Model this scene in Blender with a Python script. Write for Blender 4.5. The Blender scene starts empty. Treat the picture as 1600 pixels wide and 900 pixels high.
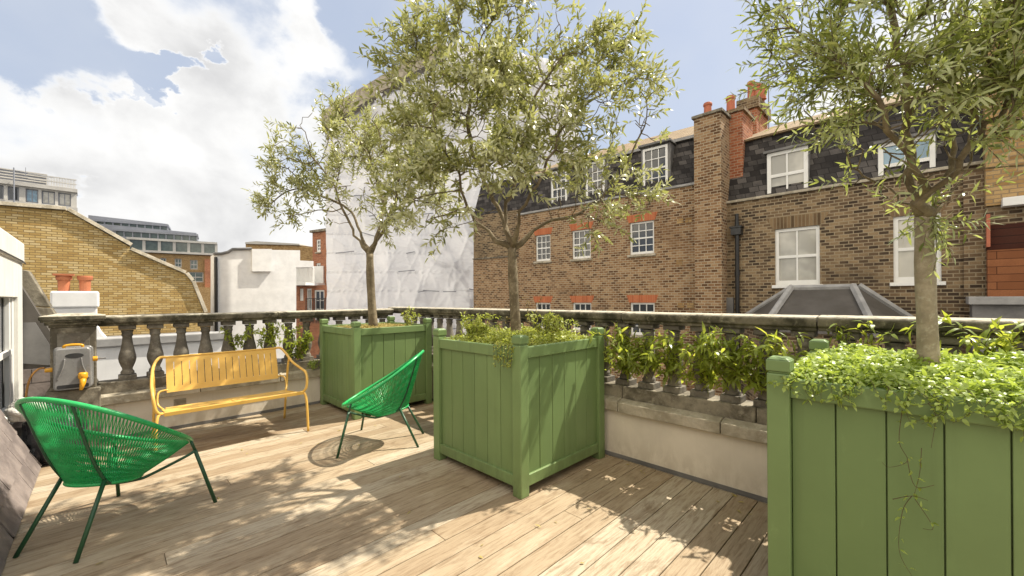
import bpy, bmesh, math, random
import numpy as np
from mathutils import Vector, Matrix

random.seed(7)
RNG = np.random.default_rng(7)
R = math.radians
SC = bpy.context.scene
COL = SC.collection

# ------------------------------------------------------------------ camera
H = 1.45
F = 637.0
cam_d = bpy.data.cameras.new('camera')
cam = bpy.data.objects.new('camera', cam_d)
COL.objects.link(cam)
cam_d.sensor_width = 36.0
cam_d.lens = 36.0 * F / 1600.0
cam_d.shift_y = 15.5 / 1600.0
cam_d.clip_start = 0.05
cam_d.clip_end = 3000
cam.matrix_world = (Matrix.Translation((0, 0, H)) @ Matrix.Rotation(R(-45), 4, 'Z')
                    @ Matrix.Rotation(R(90), 4, 'X') @ Matrix.Rotation(R(-0.4), 4, 'Z'))
SC.camera = cam

# ------------------------------------------------------------------ light
SUNV = Vector((0.67, -0.205, 1.0)).normalized()
sun_d = bpy.data.lights.new('sun', 'SUN')
sun_d.energy = 4.6
sun_d.angle = R(0.6)
sun_d.color = (1.0, 0.93, 0.80)
sun = bpy.data.objects.new('sun', sun_d)
COL.objects.link(sun)
sun.rotation_euler = SUNV.to_track_quat('Z', 'Y').to_euler()
sun.location = SUNV * 60

SC.view_settings.view_transform = 'Standard'
SC.view_settings.look = 'None'
SC.view_settings.gamma = 1.0
SC.view_settings.exposure = 0.85
SC.view_settings.use_curve_mapping = False

world = bpy.data.worlds.new('World')
SC.world = world
world.use_nodes = True


class NT:
    """Small helper to write node trees."""
    def __init__(self, tree):
        self.t = tree
        self.n = tree.nodes
        self.l = tree.links

    def new(self, typ, **kw):
        nd = self.n.new(typ)
        for k, v in kw.items():
            setattr(nd, k, v)
        return nd

    def put(self, sock, v):
        if v is None:
            return
        if hasattr(v, 'is_output'):
            self.l.new(v, sock)
        else:
            if sock.type == 'RGBA' and len(v) == 3:
                v = (*v, 1)
            sock.default_value = v

    def math(self, op, a, b=None, c=None, clamp=False):
        nd = self.new('ShaderNodeMath', operation=op, use_clamp=clamp)
        self.put(nd.inputs[0], a)
        self.put(nd.inputs[1], b)
        self.put(nd.inputs[2], c)
        return nd.outputs[0]

    def vmath(self, op, a, b=None, out=0):
        nd = self.new('ShaderNodeVectorMath', operation=op)
        self.put(nd.inputs[0], a)
        self.put(nd.inputs[1], b)
        return nd.outputs[out]

    def noise(self, vec, scale, detail=4, rough=0.55, dist=0.0, out=0):
        nd = self.new('ShaderNodeTexNoise')
        self.put(nd.inputs['Vector'], vec)
        nd.inputs['Scale'].default_value = scale
        nd.inputs['Detail'].default_value = detail
        nd.inputs['Roughness'].default_value = rough
        nd.inputs['Distortion'].default_value = dist
        return nd.outputs[out]

    def mapr(self, v, a, b, c=0.0, d=1.0, smooth=True):
        nd = self.new('ShaderNodeMapRange')
        nd.interpolation_type = 'SMOOTHSTEP' if smooth else 'LINEAR'
        self.put(nd.inputs['Value'], v)
        for k, x in (('From Min', a), ('From Max', b), ('To Min', c), ('To Max', d)):
            self.put(nd.inputs[k], x)
        return nd.outputs['Result']

    def mix(self, f, a, b, blend='MIX'):
        nd = self.new('ShaderNodeMix', data_type='RGBA', blend_type=blend)
        self.put(nd.inputs[0], f)
        self.put(nd.inputs[6], a)
        self.put(nd.inputs[7], b)
        return nd.outputs[2]

    def ramp(self, v, stops):
        nd = self.new('ShaderNodeValToRGB')
        e = nd.color_ramp.elements
        while len(e) < len(stops):
            e.new(0.5)
        for i, (p, c) in enumerate(stops):
            e[i].position = p
            e[i].color = (*c, 1)
        self.put(nd.inputs[0], v)
        return nd.outputs[0]

    def sep(self, v):
        nd = self.new('ShaderNodeSeparateXYZ')
        self.put(nd.inputs[0], v)
        return nd.outputs

    def comb(self, x, y, z):
        nd = self.new('ShaderNodeCombineXYZ')
        for i, v in enumerate((x, y, z)):
            self.put(nd.inputs[i], v)
        return nd.outputs[0]


def ray(px, py):
    """world direction (depth 1 along the view axis) of a photograph pixel"""
    x = px - (py - 450) * 0.007
    y = py + (px - 800) * 0.007
    s = (x - 800) / F
    return Vector(((1 + s) / math.sqrt(2), (1 - s) / math.sqrt(2), -(y - 465.5) / F))


def P(px, py, d):
    return Vector((0, 0, H)) + ray(px, py) * d


def build_sky():
    w = NT(world.node_tree)
    bg = [n for n in w.n if n.type == 'BACKGROUND'][0]
    sky = w.new('ShaderNodeTexSky', sky_type='NISHITA')
    sky.sun_disc = False
    sky.sun_elevation = math.asin(SUNV.z)
    sky.sun_rotation = math.atan2(SUNV.x, SUNV.y)
    sky.altitude = 60
    sky.air_density = 1.0
    sky.dust_density = 2.2
    sky.ozone_density = 1.0
    tc = w.new('ShaderNodeTexCoord')
    d = w.vmath('NORMALIZE', tc.outputs['Generated'])
    sx, sy, sz = w.sep(d)
    pv = w.vmath('MULTIPLY', d, (1.0, 1.0, 1.35))
    wob = w.noise(pv, 3.2, 8, 0.55, 0.0, out=1)
    wob = w.vmath('SUBTRACT', wob, (0.5, 0.5, 0.5))
    dw = w.vmath('ADD', d, w.vmath('MULTIPLY', wob, (0.13, 0.13, 0.11)))
    # (px, py, radius deg, weight): cloud banks and blue gaps, as directions
    caps = [(370, 95, 9, 1), (190, 90, 12, 1), (290, 130, 12, 1), (400, 180, 10, 1), (470, 235, 9, 1), (90, 130, 10, .8), (190, 20, 7, .9), (500, 300, 10, 1),
            (120, 320, 13, .95), (300, 310, 14, 1), (440, 390, 14, 1), (230, 430, 15, 1), (560, 400, 12, .9), (20, 350, 13, .95), (60, 440, 13, 1),
            (1035, 225, 4.2, .8), (1215, 150, 4.0, .9), (1300, 220, 6, .9), (1010, 360, 4, .6), (1420, 130, 8, .6)]
    gaps = [(20, 20, 6.5, 1), (305, 62, 3.0, .9), (40, 188, 4.5, .85), (130, 202, 3.6, .8), (205, 218, 2.5, .6), (650, 30, 6, 1)]

    def capsum(lst):
        acc = None
        for px, py, rad, wt in lst:
            c = ray(px, py).normalized()
            dt = w.vmath('DOT_PRODUCT', dw, tuple(c), out=1)
            m = w.mapr(dt, math.cos(R(rad * 1.45)), math.cos(R(rad * 0.30)), 0.0, wt)
            acc = m if acc is None else w.math('MAXIMUM', acc, m)
        return acc
    front = w.mapr(w.vmath('DOT_PRODUCT', d, tuple(Vector((0.75, 0.75, 0.3)).normalized()), out=1), -0.1, 0.35)
    nz = w.noise(pv, 3.0, 9, 0.55, 0.1)
    rest = w.mapr(nz, 0.40, 0.60)
    c0 = w.math('MULTIPLY', capsum(caps), w.math('SUBTRACT', 1.0, capsum(gaps)))
    mass = w.math('ADD', w.math('MULTIPLY', c0, front), w.math('MULTIPLY', rest, w.math('SUBTRACT', 1.0, front)))
    fine = w.noise(pv, 9.0, 8, 0.60, 0.0)
    tot = w.math('ADD', mass, w.math('MULTIPLY', w.math('SUBTRACT', fine, 0.5), 0.55))
    dens = w.mapr(tot, 0.06, 0.84)
    # sunlit tops white, bellies and hollows grey
    body = w.noise(w.vmath('ADD', pv, (0.4, 0.1, 0.0)), 4.2, 7, 0.50, 0.35)
    sh = w.math('ADD', body, w.math('MULTIPLY', w.math('SUBTRACT', fine, 0.5), 0.22))
    shade = w.math('MULTIPLY', w.mapr(sh, 0.36, 0.66, smooth=False), w.mapr(tot, 0.35, 1.05))
    ccol = w.mix(shade, (10.7, 10.65, 10.5), (6.9, 6.9, 6.95))
    # unseen clouds behind the camera, brightened and warmed as added fill light
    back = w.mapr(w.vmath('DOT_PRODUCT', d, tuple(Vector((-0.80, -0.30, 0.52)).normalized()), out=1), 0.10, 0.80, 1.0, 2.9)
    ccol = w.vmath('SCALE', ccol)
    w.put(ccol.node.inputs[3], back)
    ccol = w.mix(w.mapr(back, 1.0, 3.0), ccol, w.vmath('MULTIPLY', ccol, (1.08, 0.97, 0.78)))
    skyc = w.mix(0.60, sky.outputs[0], (6.6, 7.6, 9.6))
    veil = w.mix(w.mapr(w.noise(pv, 2.2, 5, 0.55), 0.35, 0.7, 0.10, 0.40), skyc, (7.9, 8.2, 8.6))
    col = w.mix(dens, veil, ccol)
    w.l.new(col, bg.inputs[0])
    bg.inputs[1].default_value = 0.057


build_sky()

# ------------------------------------------------------------------ naming helpers
MATS = {}


def tag(o, label=None, cat=None, group=None, kind=None):
    if label:
        o['label'] = label
    if cat:
        o['category'] = cat
    if group:
        o['group'] = group
    if kind:
        o['kind'] = kind
    return o


def empty(name, loc=(0, 0, 0), rz=0.0, label=None, cat=None, group=None):
    o = bpy.data.objects.new(name, None)
    COL.objects.link(o)
    o.location = loc
    o.rotation_euler = (0, 0, rz)
    o.empty_display_size = 0.2
    return tag(o, label, cat, group)


def copy_tree(o, parent=None):
    c = o.copy()
    COL.objects.link(c)
    c.parent = parent
    for ch in list(o.children):
        copy_tree(ch, c)
    return c


class MB:
    """collects geometry, then links it as ONE mesh object"""
    def __init__(self):
        self.v = []
        self.f = []

    def add(self, vs, fs):
        b = len(self.v)
        self.v.extend([tuple(p) for p in vs])
        self.f.extend([tuple(b + i for i in f) for f in fs])
        return self

    def box(self, x0, x1, y0, y1, z0, z1):
        vs = [(x, y, z) for z in (z0, z1) for y in (y0, y1) for x in (x0, x1)]
        return self.add(vs, [(0, 2, 3, 1), (4, 5, 7, 6), (0, 1, 5, 4), (2, 6, 7, 3), (0, 4, 6, 2), (1, 3, 7, 5)])

    def hexa(self, bottom, top):
        """two quads (each ccw from above) joined"""
        return self.add(list(bottom) + list(top), [(3, 2, 1, 0), (4, 5, 6, 7), (0, 1, 5, 4), (1, 2, 6, 5), (2, 3, 7, 6), (3, 0, 4, 7)])

    def prism(self, poly, fn, a, b):
        """poly 2D points, fn(u, v, w) -> 3D, extruded w from a to b"""
        n = len(poly)
        vs = [fn(u, v, a) for u, v in poly] + [fn(u, v, b) for u, v in poly]
        fs = [tuple(range(n - 1, -1, -1)), tuple(range(n, 2 * n))]
        for i in range(n):
            j = (i + 1) % n
            fs.append((i, j, n + j, n + i))
        return self.add(vs, fs)

    def tube(self, pts, r, n=8, cap=True, closed=False):
        pts = [Vector(p) for p in pts]
        m = len(pts)
        rr = r if isinstance(r, (list, tuple)) else [r] * m
        vs = []
        up = None
        for i, p in enumerate(pts):
            if closed:
                t = pts[(i + 1) % m] - pts[i - 1]
            else:
                t = pts[min(i + 1, m - 1)] - pts[max(i - 1, 0)]
            if t.length < 1e-9:
                t = Vector((0, 0, 1))
            t.normalize()
            if up is None:
                up = t.orthogonal().normalized()
            up = (up - t * up.dot(t))
            if up.length < 1e-6:
                up = t.orthogonal()
            up.normalize()
            w = t.cross(up)
            for k in range(n):
                a = 2 * math.pi * k / n
                vs.append(p + (up * math.cos(a) + w * math.sin(a)) * rr[i])
        fs = []
        for i in range(m if closed else m - 1):
            i2 = (i + 1) % m
            for k in range(n):
                k2 = (k + 1) % n
                fs.append((i * n + k, i * n + k2, i2 * n + k2, i2 * n + k))
        if cap and not closed:
            fs.append(tuple(range(n - 1, -1, -1)))
            fs.append(tuple((m - 1) * n + k for k in range(n)))
        return self.add(vs, fs)

    def lathe(self, prof, c=(0, 0, 0), n=20, square=()):
        vs = []
        for (r, z) in prof:
            for k in range(n):
                a = 2 * math.pi * k / n
                vs.append((c[0] + r * math.cos(a), c[1] + r * math.sin(a), c[2] + z))
        fs = []
        m = len(prof)
        for i in range(m - 1):
            for k in range(n):
                k2 = (k + 1) % n
                fs.append((i * n + k, i * n + k2, (i + 1) * n + k2, (i + 1) * n + k))
        fs.append(tuple(range(n - 1, -1, -1)))
        fs.append(tuple((m - 1) * n + k for k in range(n)))
        return self.add(vs, fs)

    def build(self, name, mat, parent=None, smooth=False, bevel=0.0, loc=None, seg=2):
        me = bpy.data.meshes.new(name)
        me.from_pydata(self.v, [], self.f)
        me.update()
        if mat is not None:
            me.materials.append(mat)
        if smooth:
            me.polygons.foreach_set('use_smooth', [True] * len(me.polygons))
        o = bpy.data.objects.new(name, me)
        COL.objects.link(o)
        if loc is not None:
            o.location = loc
        if parent is not None:
            o.parent = parent
        if bevel:
            b = o.modifiers.new('bevel', 'BEVEL')
            b.width = bevel
            b.segments = seg
            b.limit_method = 'ANGLE'
            b.angle_limit = R(40)
            b.harden_normals = False
        return o


def smooth_path(pts, sub=6):
    """Catmull-Rom through the points"""
    pts = [Vector(p) for p in pts]
    out = []
    for i in range(len(pts) - 1):
        p0 = pts[max(i - 1, 0)]
        p1 = pts[i]
        p2 = pts[i + 1]
        p3 = pts[min(i + 2, len(pts) - 1)]
        for k in range(sub):
            t = k / sub
            out.append(0.5 * ((2 * p1) + (p2 - p0) * t + (2 * p0 - 5 * p1 + 4 * p2 - p3) * t * t + (3 * p1 - p0 - 3 * p2 + p3) * t ** 3))
    out.append(pts[-1])
    return out


# ------------------------------------------------------------------ materials
def new_mat(name):
    m = bpy.data.materials.new(name)
    m.use_nodes = True
    t = NT(m.node_tree)
    b = [n for n in t.n if n.type == 'BSDF_PRINCIPLED'][0]
    return m, t, b


def ocoord(t):
    return t.new('ShaderNodeTexCoord').outputs['Object']


def bump(t, b, h, strength=0.3, dist=0.01):
    nd = t.new('ShaderNodeBump')
    nd.inputs['Strength'].default_value = strength
    nd.inputs['Distance'].default_value = dist
    t.put(nd.inputs['Height'], h)
    t.l.new(nd.outputs[0], b.inputs['Normal'])


def mat_plain(name, c, rough=0.6, c2=None, scale=6, metal=0.0, bmp=0.0, bscale=60, spec=0.5):
    m, t, b = new_mat(name)
    co = ocoord(t)
    c2 = c2 or tuple(x * 0.8 for x in c)
    n = t.noise(co, scale, 6, 0.62)
    t.put(b.inputs['Base Color'], t.mix(t.mapr(n, 0.35, 0.65), c, c2))
    t.put(b.inputs['Roughness'], t.mapr(t.noise(co, scale * 2.3, 4), 0.3, 0.7, max(rough - 0.1, 0.02), min(rough + 0.1, 1)))
    b.inputs['Metallic'].default_value = metal
    b.inputs['Specular IOR Level'].default_value = spec
    if bmp:
        bump(t, b, t.noise(co, bscale, 6, 0.65), bmp, 0.01)
    return m


def mat_stone(name, c, dark, lichen, damp=0.45, scale=3.5, top=None):
    m, t, b = new_mat(name)
    co = t.new('ShaderNodeNewGeometry').outputs['Position']
    n1 = t.noise(co, scale, 8, 0.66, 0.3)
    n2 = t.noise(co, scale * 4.5, 7, 0.66)
    n3 = t.noise(co, 38, 5, 0.7)
    col = t.mix(t.mapr(n1, 0.40, 0.40 + damp * 0.5), dark, c)
    col = t.mix(t.mapr(n2, 0.52, 0.70, 0, 0.75), col, lichen)
    col = t.mix(t.mapr(n3, 0.35, 0.75, 0.0, 0.35), col, tuple(x * 0.45 for x in c))
    if top:      # upward faces paler: lichen crust, plus sunlit tops painted into the colour
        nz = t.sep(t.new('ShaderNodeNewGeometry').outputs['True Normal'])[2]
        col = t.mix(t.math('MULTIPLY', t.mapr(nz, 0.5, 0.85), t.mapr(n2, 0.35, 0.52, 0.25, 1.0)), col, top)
    t.put(b.inputs['Base Color'], col)
    b.inputs['Roughness'].default_value = 0.9
    b.inputs['Specular IOR Level'].default_value = 0.25
    bump(t, b, t.math('ADD', t.math('MULTIPLY', n2, 0.7), t.math('MULTIPLY', n3, 0.5)), 0.6, 0.012)
    return m


def mat_brick(name, cols, mortar, w=0.225, h=0.075, ms=0.010, soot=(0.05, 0.045, 0.035), soot_amt=0.5, soot_scale=0.5,
              bmp=0.5, xz=True, rough=0.9):
    """cols: ramp colours picked per brick"""
    m, t, b = new_mat(name)
    co = ocoord(t)
    x, y, z = t.sep(co)
    if xz:
        vec = t.comb(t.math('ADD', x, y), z, 0.0)
    else:
        vec = t.comb(x, t.math('ADD', y, z), 0.0)
    br = t.new('ShaderNodeTexBrick')
    br.offset = 0.5
    t.put(br.inputs['Vector'], vec)
    br.inputs['Scale'].default_value = 1.0
    br.inputs['Brick Width'].default_value = w
    br.inputs['Row Height'].default_value = h
    br.inputs['Mortar Size'].default_value = ms
    br.inputs['Mortar Smooth'].default_value = 0.25
    br.inputs['Bias'].default_value = 0.0
    br.inputs['Color1'].default_value = (0, 0, 0, 1)
    br.inputs['Color2'].default_value = (1, 1, 1, 1)
    br.inputs['Mortar'].default_value = (0.5, 0.5, 0.5, 1)
    k = t.math('ADD', br.outputs['Color'], t.mapr(t.noise(vec, 2.2, 5, 0.6), 0.3, 0.7, -0.18, 0.18))
    n = len(cols)
    col = t.ramp(k, [(0.08 + 0.84 * i / (n - 1), c) for i, c in enumerate(cols)])
    col = t.mix(t.mapr(t.noise(vec, 45, 4, 0.7), 0.35, 0.75, 0, 0.4), col, tuple(c * 0.55 for c in cols[n // 2]))
    col = t.mix(br.outputs['Fac'], col, mortar)
    sn = t.noise(vec, soot_scale, 8, 0.66, 0.3)
    col = t.mix(t.mapr(sn, 0.46, 0.72, 0.0, soot_amt), col, soot)
    pn = t.noise(vec, soot_scale * 2.7, 6, 0.6)
    col = t.mix(t.mapr(pn, 0.60, 0.78, 0.0, soot_amt * 0.8), col, tuple(min(1, c * 1.35) for c in mortar))
    t.put(b.inputs['Base Color'], col)
    b.inputs['Roughness'].default_value = rough
    b.inputs['Specular IOR Level'].default_value = 0.2
    hh = t.math('SUBTRACT', t.math('MULTIPLY', t.noise(vec, 60, 4, 0.6), 0.4), br.outputs['Fac'])
    bump(t, b, hh, bmp, 0.012)
    return m


def mat_leaf(name, stops, back, rough=0.42, transl=0.35, tcol=(0.30, 0.36, 0.05)):
    m, t, b = new_mat(name)
    g = t.new('ShaderNodeNewGeometry')
    rnd = g.outputs['Random Per Island']
    col = t.ramp(rnd, stops)
    n = t.noise(g.outputs['Position'], 3.0, 3)
    col = t.mix(t.mapr(n, 0.35, 0.65, 0, 0.35), col, tuple(c * 1.25 for c in stops[len(stops) // 2][1]))
    col = t.mix(g.outputs['Backfacing'], col, back)
    t.put(b.inputs['Base Color'], col)
    b.inputs['Roughness'].default_value = rough
    b.inputs['Specular IOR Level'].default_value = 0.55
    tr = t.new('ShaderNodeBsdfTranslucent')
    t.put(tr.inputs[0], t.mix(0.5, col, tcol))
    ms = t.new('ShaderNodeMixShader')
    ms.inputs[0].default_value = transl
    t.l.new(b.outputs[0], ms.inputs[1])
    t.l.new(tr.outputs[0], ms.inputs[2])
    out = [n for n in t.n if n.type == 'OUTPUT_MATERIAL'][0]
    t.l.new(ms.outputs[0], out.inputs[0])
    return m


def mat_deck():
    m, t, b = new_mat('weathered_deck_wood')
    g = t.new('ShaderNodeNewGeometry')
    co = ocoord(t)
    rnd = g.outputs['Random Per Island']
    x, y, z = t.sep(co)
    off = t.math('MULTIPLY', rnd, 37.0)
    vec = t.comb(t.math('MULTIPLY', x, 2.2), t.math('ADD', t.math('MULTIPLY', y, 20.0), off), off)
    grain = t.noise(vec, 2.4, 9, 0.68, 0.5)
    fine = t.noise(t.comb(t.math('MULTIPLY', x, 3.0), t.math('MULTIPLY', y, 120.0), off), 1.6, 5, 0.6)
    patch = t.noise(t.comb(t.math('MULTIPLY', x, 1.4), t.math('MULTIPLY', y, 3.0), off), 1.6, 6, 0.62)
    col = t.ramp(rnd, [(0.0, (0.285, 0.21, 0.13)), (0.35, (0.335, 0.255, 0.165)), (0.65, (0.38, 0.30, 0.20)), (1.0, (0.45, 0.385, 0.285))])
    col = t.mix(t.mapr(grain, 0.44, 0.68, 0, 0.70), col, (0.185, 0.122, 0.068))
    col = t.mix(t.mapr(patch, 0.52, 0.74, 0, 0.55), col, (0.50, 0.42, 0.30))
    col = t.mix(t.mapr(fine, 0.48, 0.75, 0, 0.55), col, (0.17, 0.11, 0.06))
    blot = t.noise(t.vmath('MULTIPLY', co, (0.55, 1.0, 1.0)), 5.0, 9, 0.70, 0.6)
    col = t.mix(t.mapr(blot, 0.52, 0.70, 0, 0.62), col, (0.17, 0.11, 0.06))
    t.put(b.inputs['Base Color'], col)
    t.put(b.inputs['Roughness'], t.mapr(grain, 0.3, 0.7, 0.55, 0.85))
    b.inputs['Specular IOR Level'].default_value = 0.3
    bump(t, b, t.math('ADD', grain, t.math('MULTIPLY', fine, 0.6)), 0.35, 0.006)
    return m


def mat_paint(name, c, streak=0.25, rough=0.5, dirt=(0.10, 0.09, 0.06), splash=0.0, tint=0.0):
    m, t, b = new_mat(name)
    co = ocoord(t)
    x, y, z = t.sep(co)
    st = t.noise(t.comb(t.math('MULTIPLY', x, 14), t.math('MULTIPLY', y, 14), t.math('MULTIPLY', z, 0.9)), 1.0, 6, 0.6)
    n = t.noise(co, 2.2, 5, 0.6)
    sp = t.noise(co, 55, 4, 0.7)
    col = t.mix(t.mapr(n, 0.3, 0.7), c, tuple(v * 0.86 for v in c))
    col = t.mix(t.mapr(st, 0.52, 0.80, 0, streak), col, dirt)
    col = t.mix(t.mapr(sp, 0.68, 0.80, 0, 0.35), col, dirt)
    wear = t.noise(t.comb(t.math('MULTIPLY', x, 5), t.math('MULTIPLY', y, 5), t.math('MULTIPLY', z, 2.2)), 2.0, 9, 0.7, 0.4)
    col = t.mix(t.mapr(wear, 0.60, 0.74, 0, streak * 0.9), col, tuple(min(1, v * 1.5 + 0.03) for v in c))
    col = t.mix(t.math('MULTIPLY', t.mapr(z, 0.02, 0.30, 1.0, 0.0), t.mapr(wear, 0.35, 0.62, 0.0, splash)), col, dirt)
    rnd = t.new('ShaderNodeNewGeometry').outputs['Random Per Island']
    col = t.mix(t.math('MULTIPLY', rnd, tint), col, tuple(v * f for v, f in zip(c, (0.62, 0.66, 0.60))))
    t.put(b.inputs['Base Color'], col)
    t.put(b.inputs['Roughness'], t.mapr(st, 0.3, 0.7, rough - 0.08, rough + 0.12))
    b.inputs['Specular IOR Level'].default_value = 0.4
    bump(t, b, t.math('ADD', st, t.math('MULTIPLY', sp, 0.3)), 0.12, 0.004)
    return m


def mat_glass(name, c=(0.03, 0.035, 0.04), rough=0.06):
    m, t, b = new_mat(name)
    g = t.new('ShaderNodeNewGeometry').outputs['Position']
    n = t.noise(g, 1.3, 3)
    t.put(b.inputs['Base Color'], t.mix(t.mapr(n, 0.4, 0.6), c, tuple(v * 0.7 for v in c)))
    b.inputs['Roughness'].default_value = rough
    b.inputs['Specular IOR Level'].default_value = 0.8
    bump(t, b, n, 0.05, 0.02)
    return m


def mat_wrap():
    m, t, b = new_mat('white_sheeting')
    co = ocoord(t)
    x, y, z = t.sep(co)
    n1 = t.noise(co, 0.5, 4, 0.5)
    st = t.noise(t.comb(t.math('MULTIPLY', x, 5.0), y, t.math('MULTIPLY', z, 0.35)), 1.0, 7, 0.6)
    col = t.mix(t.mapr(n1, 0.3, 0.7), (0.84, 0.84, 0.86), (0.78, 0.78, 0.80))
    col = t.mix(t.mapr(st, 0.58, 0.78, 0, 0.25), col, (0.52, 0.51, 0.49))
    t.put(b.inputs['Base Color'], col)
    b.inputs['Roughness'].default_value = 0.30
    tr = t.new('ShaderNodeBsdfTranslucent')
    tr.inputs[0].default_value = (0.70, 0.70, 0.72, 1)
    bump(t, b, t.noise(t.vmath('MULTIPLY', co, (1.0, 1.0, 2.2)), 2.2, 6, 0.6, 1.8), 0.35, 0.10)
    ms = t.new('ShaderNodeMixShader')
    ms.inputs[0].default_value = 0.22
    t.l.new(b.outputs[0], ms.inputs[1])
    t.l.new(tr.outputs[0], ms.inputs[2])
    out = [n for n in t.n if n.type == 'OUTPUT_MATERIAL'][0]
    t.l.new(ms.outputs[0], out.inputs[0])
    return m


M = {}
M['deck'] = mat_deck()
M['green'] = mat_paint('green_painted_wood', (0.188, 0.272, 0.103), 0.34, 0.42, (0.085, 0.10, 0.042), 0.6, 0.45)
M['chair_cord'] = mat_plain('green_plastic_cord', (0.016, 0.33, 0.085), 0.32, (0.022, 0.38, 0.10), 9)
M['chair_leg'] = mat_plain('dark_green_metal', (0.020, 0.085, 0.035), 0.38, (0.016, 0.07, 0.03), 9)
M['yellow'] = mat_plain('yellow_painted_steel', (0.70, 0.435, 0.095), 0.42, (0.66, 0.40, 0.085), 8)
M['stone'] = mat_stone('weathered_stone', (0.30, 0.265, 0.20), (0.105, 0.09, 0.065), (0.36, 0.325, 0.25))
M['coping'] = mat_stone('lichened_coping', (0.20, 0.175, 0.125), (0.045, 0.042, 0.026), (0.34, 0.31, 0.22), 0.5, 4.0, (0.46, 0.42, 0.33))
M['baluster'] = mat_stone('sooty_baluster_stone', (0.25, 0.225, 0.18), (0.13, 0.115, 0.092), (0.31, 0.28, 0.225), 0.5, 5.0)
M['ledge'] = mat_stone('pale_ledge_stone', (0.54, 0.48, 0.375), (0.32, 0.28, 0.205), (0.60, 0.55, 0.45), 0.5, 3.0)
M["render"] = mat_paint("pink_beige_render", (0.76, 0.685, 0.565), 0.34, 0.85, (0.45, 0.38, 0.28), 0.5)
M['white'] = mat_paint('white_painted_render', (0.80, 0.79, 0.77), 0.10, 0.8, (0.55, 0.53, 0.48))
M['oldwhite'] = mat_paint('flaking_white_paint', (0.74, 0.72, 0.66), 0.45, 0.6, (0.34, 0.31, 0.25))
M['frame'] = mat_plain('white_window_paint', (0.80, 0.79, 0.75), 0.45, (0.74, 0.73, 0.69), 3)
M['glass'] = mat_glass('dark_window_glass')
M['glass_green'] = mat_glass('office_glass', (0.085, 0.115, 0.095))
M['glass_sky'] = mat_glass('blue_office_glass', (0.16, 0.30, 0.42))
M['blind'] = mat_glass('pane_over_cream_blind', (0.50, 0.48, 0.42), 0.12)
M['lead'] = mat_plain('grey_lead', (0.19, 0.183, 0.175), 0.65, (0.12, 0.116, 0.112), 2.5, 0.0, 0.2, 12)
M['lead_dark'] = mat_plain('brown_stained_lead', (0.075, 0.066, 0.055), 0.8, (0.105, 0.093, 0.08), 1.2, 0, 0.3, 8)
M['leadl'] = mat_plain('pale_lead_roll', (0.37, 0.36, 0.345), 0.6, (0.25, 0.245, 0.235), 2.5)
M['terracotta'] = mat_plain('terracotta', (0.46, 0.155, 0.065), 0.75, (0.36, 0.12, 0.055), 5)
M['redpot'] = mat_plain('red_clay_pot', (0.46, 0.145, 0.075), 0.75, (0.36, 0.11, 0.06), 4)
M['black'] = mat_plain('black_iron', (0.012, 0.012, 0.013), 0.45, (0.02, 0.02, 0.02), 5)
M['brick_brown'] = mat_brick('brown_stock_brick', [(0.105, 0.054, 0.028), (0.22, 0.120, 0.060), (0.30, 0.175, 0.088), (0.39, 0.255, 0.14)],
                             (0.42, 0.345, 0.235), w=0.17, soot_amt=0.5, soot=(0.125, 0.065, 0.032), soot_scale=0.42)
M['brick_dark'] = mat_brick('dark_stock_brick', [(0.050, 0.035, 0.025), (0.125, 0.082, 0.050), (0.20, 0.134, 0.076), (0.31, 0.22, 0.125)],
                            (0.33, 0.265, 0.17), w=0.17, soot_amt=0.62, soot=(0.070, 0.050, 0.032), soot_scale=0.38)
M['brick_red'] = mat_brick('red_brick', [(0.25, 0.075, 0.036), (0.38, 0.125, 0.060), (0.46, 0.175, 0.085)], (0.38, 0.27, 0.18), w=0.17, soot_amt=0.35,
                           soot=(0.12, 0.05, 0.03))
M['brick_arch'] = mat_brick('rubbed_red_brick_arch', [(0.42, 0.125, 0.055), (0.52, 0.175, 0.08)], (0.48, 0.23, 0.12), w=0.075, h=0.30, ms=0.006,
                            soot_amt=0.1)
M['brick_darkarch'] = mat_brick('soot_brick_arch', [(0.10, 0.065, 0.036), (0.20, 0.13, 0.07), (0.27, 0.185, 0.10)], (0.27, 0.21, 0.13), w=0.075, h=0.30,
                                ms=0.009, soot_amt=0.2)
M['brick_yellow'] = mat_brick('yellow_gault_brick', [(0.40, 0.255, 0.085), (0.52, 0.355, 0.13), (0.58, 0.42, 0.175), (0.64, 0.50, 0.26)],
                              (0.27, 0.19, 0.085), w=0.225, h=0.075, ms=0.012, soot_amt=0.30, soot=(0.26, 0.165, 0.06), soot_scale=0.35)
M['brick_tan'] = mat_brick('tan_brick', [(0.26, 0.15, 0.06), (0.42, 0.26, 0.105), (0.50, 0.34, 0.16)], (0.27, 0.20, 0.12), w=0.19, soot_amt=0.4,
                           soot=(0.25, 0.15, 0.06))
M['slate'] = mat_brick('dark_roof_slate', [(0.026, 0.023, 0.022), (0.046, 0.041, 0.039), (0.066, 0.060, 0.056), (0.125, 0.112, 0.103)], (0.018, 0.016, 0.015),
                       w=0.23, h=0.15, ms=0.007, soot_amt=0.2, soot=(0.03, 0.027, 0.024), rough=0.85)
M['tile'] = mat_brick('brown_roof_tile', [(0.21, 0.145, 0.085), (0.29, 0.21, 0.125), (0.35, 0.27, 0.17)], (0.11, 0.08, 0.05), w=0.2, h=0.13, ms=0.008,
                      soot_amt=0.3, soot=(0.16, 0.12, 0.07), xz=False)
M['timber'] = mat_brick('orange_timber_boarding', [(0.21, 0.080, 0.034), (0.30, 0.120, 0.052), (0.25, 0.10, 0.043)], (0.07, 0.025, 0.012), w=9.0, h=0.14,
                        ms=0.006, soot_amt=0.1)
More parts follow.
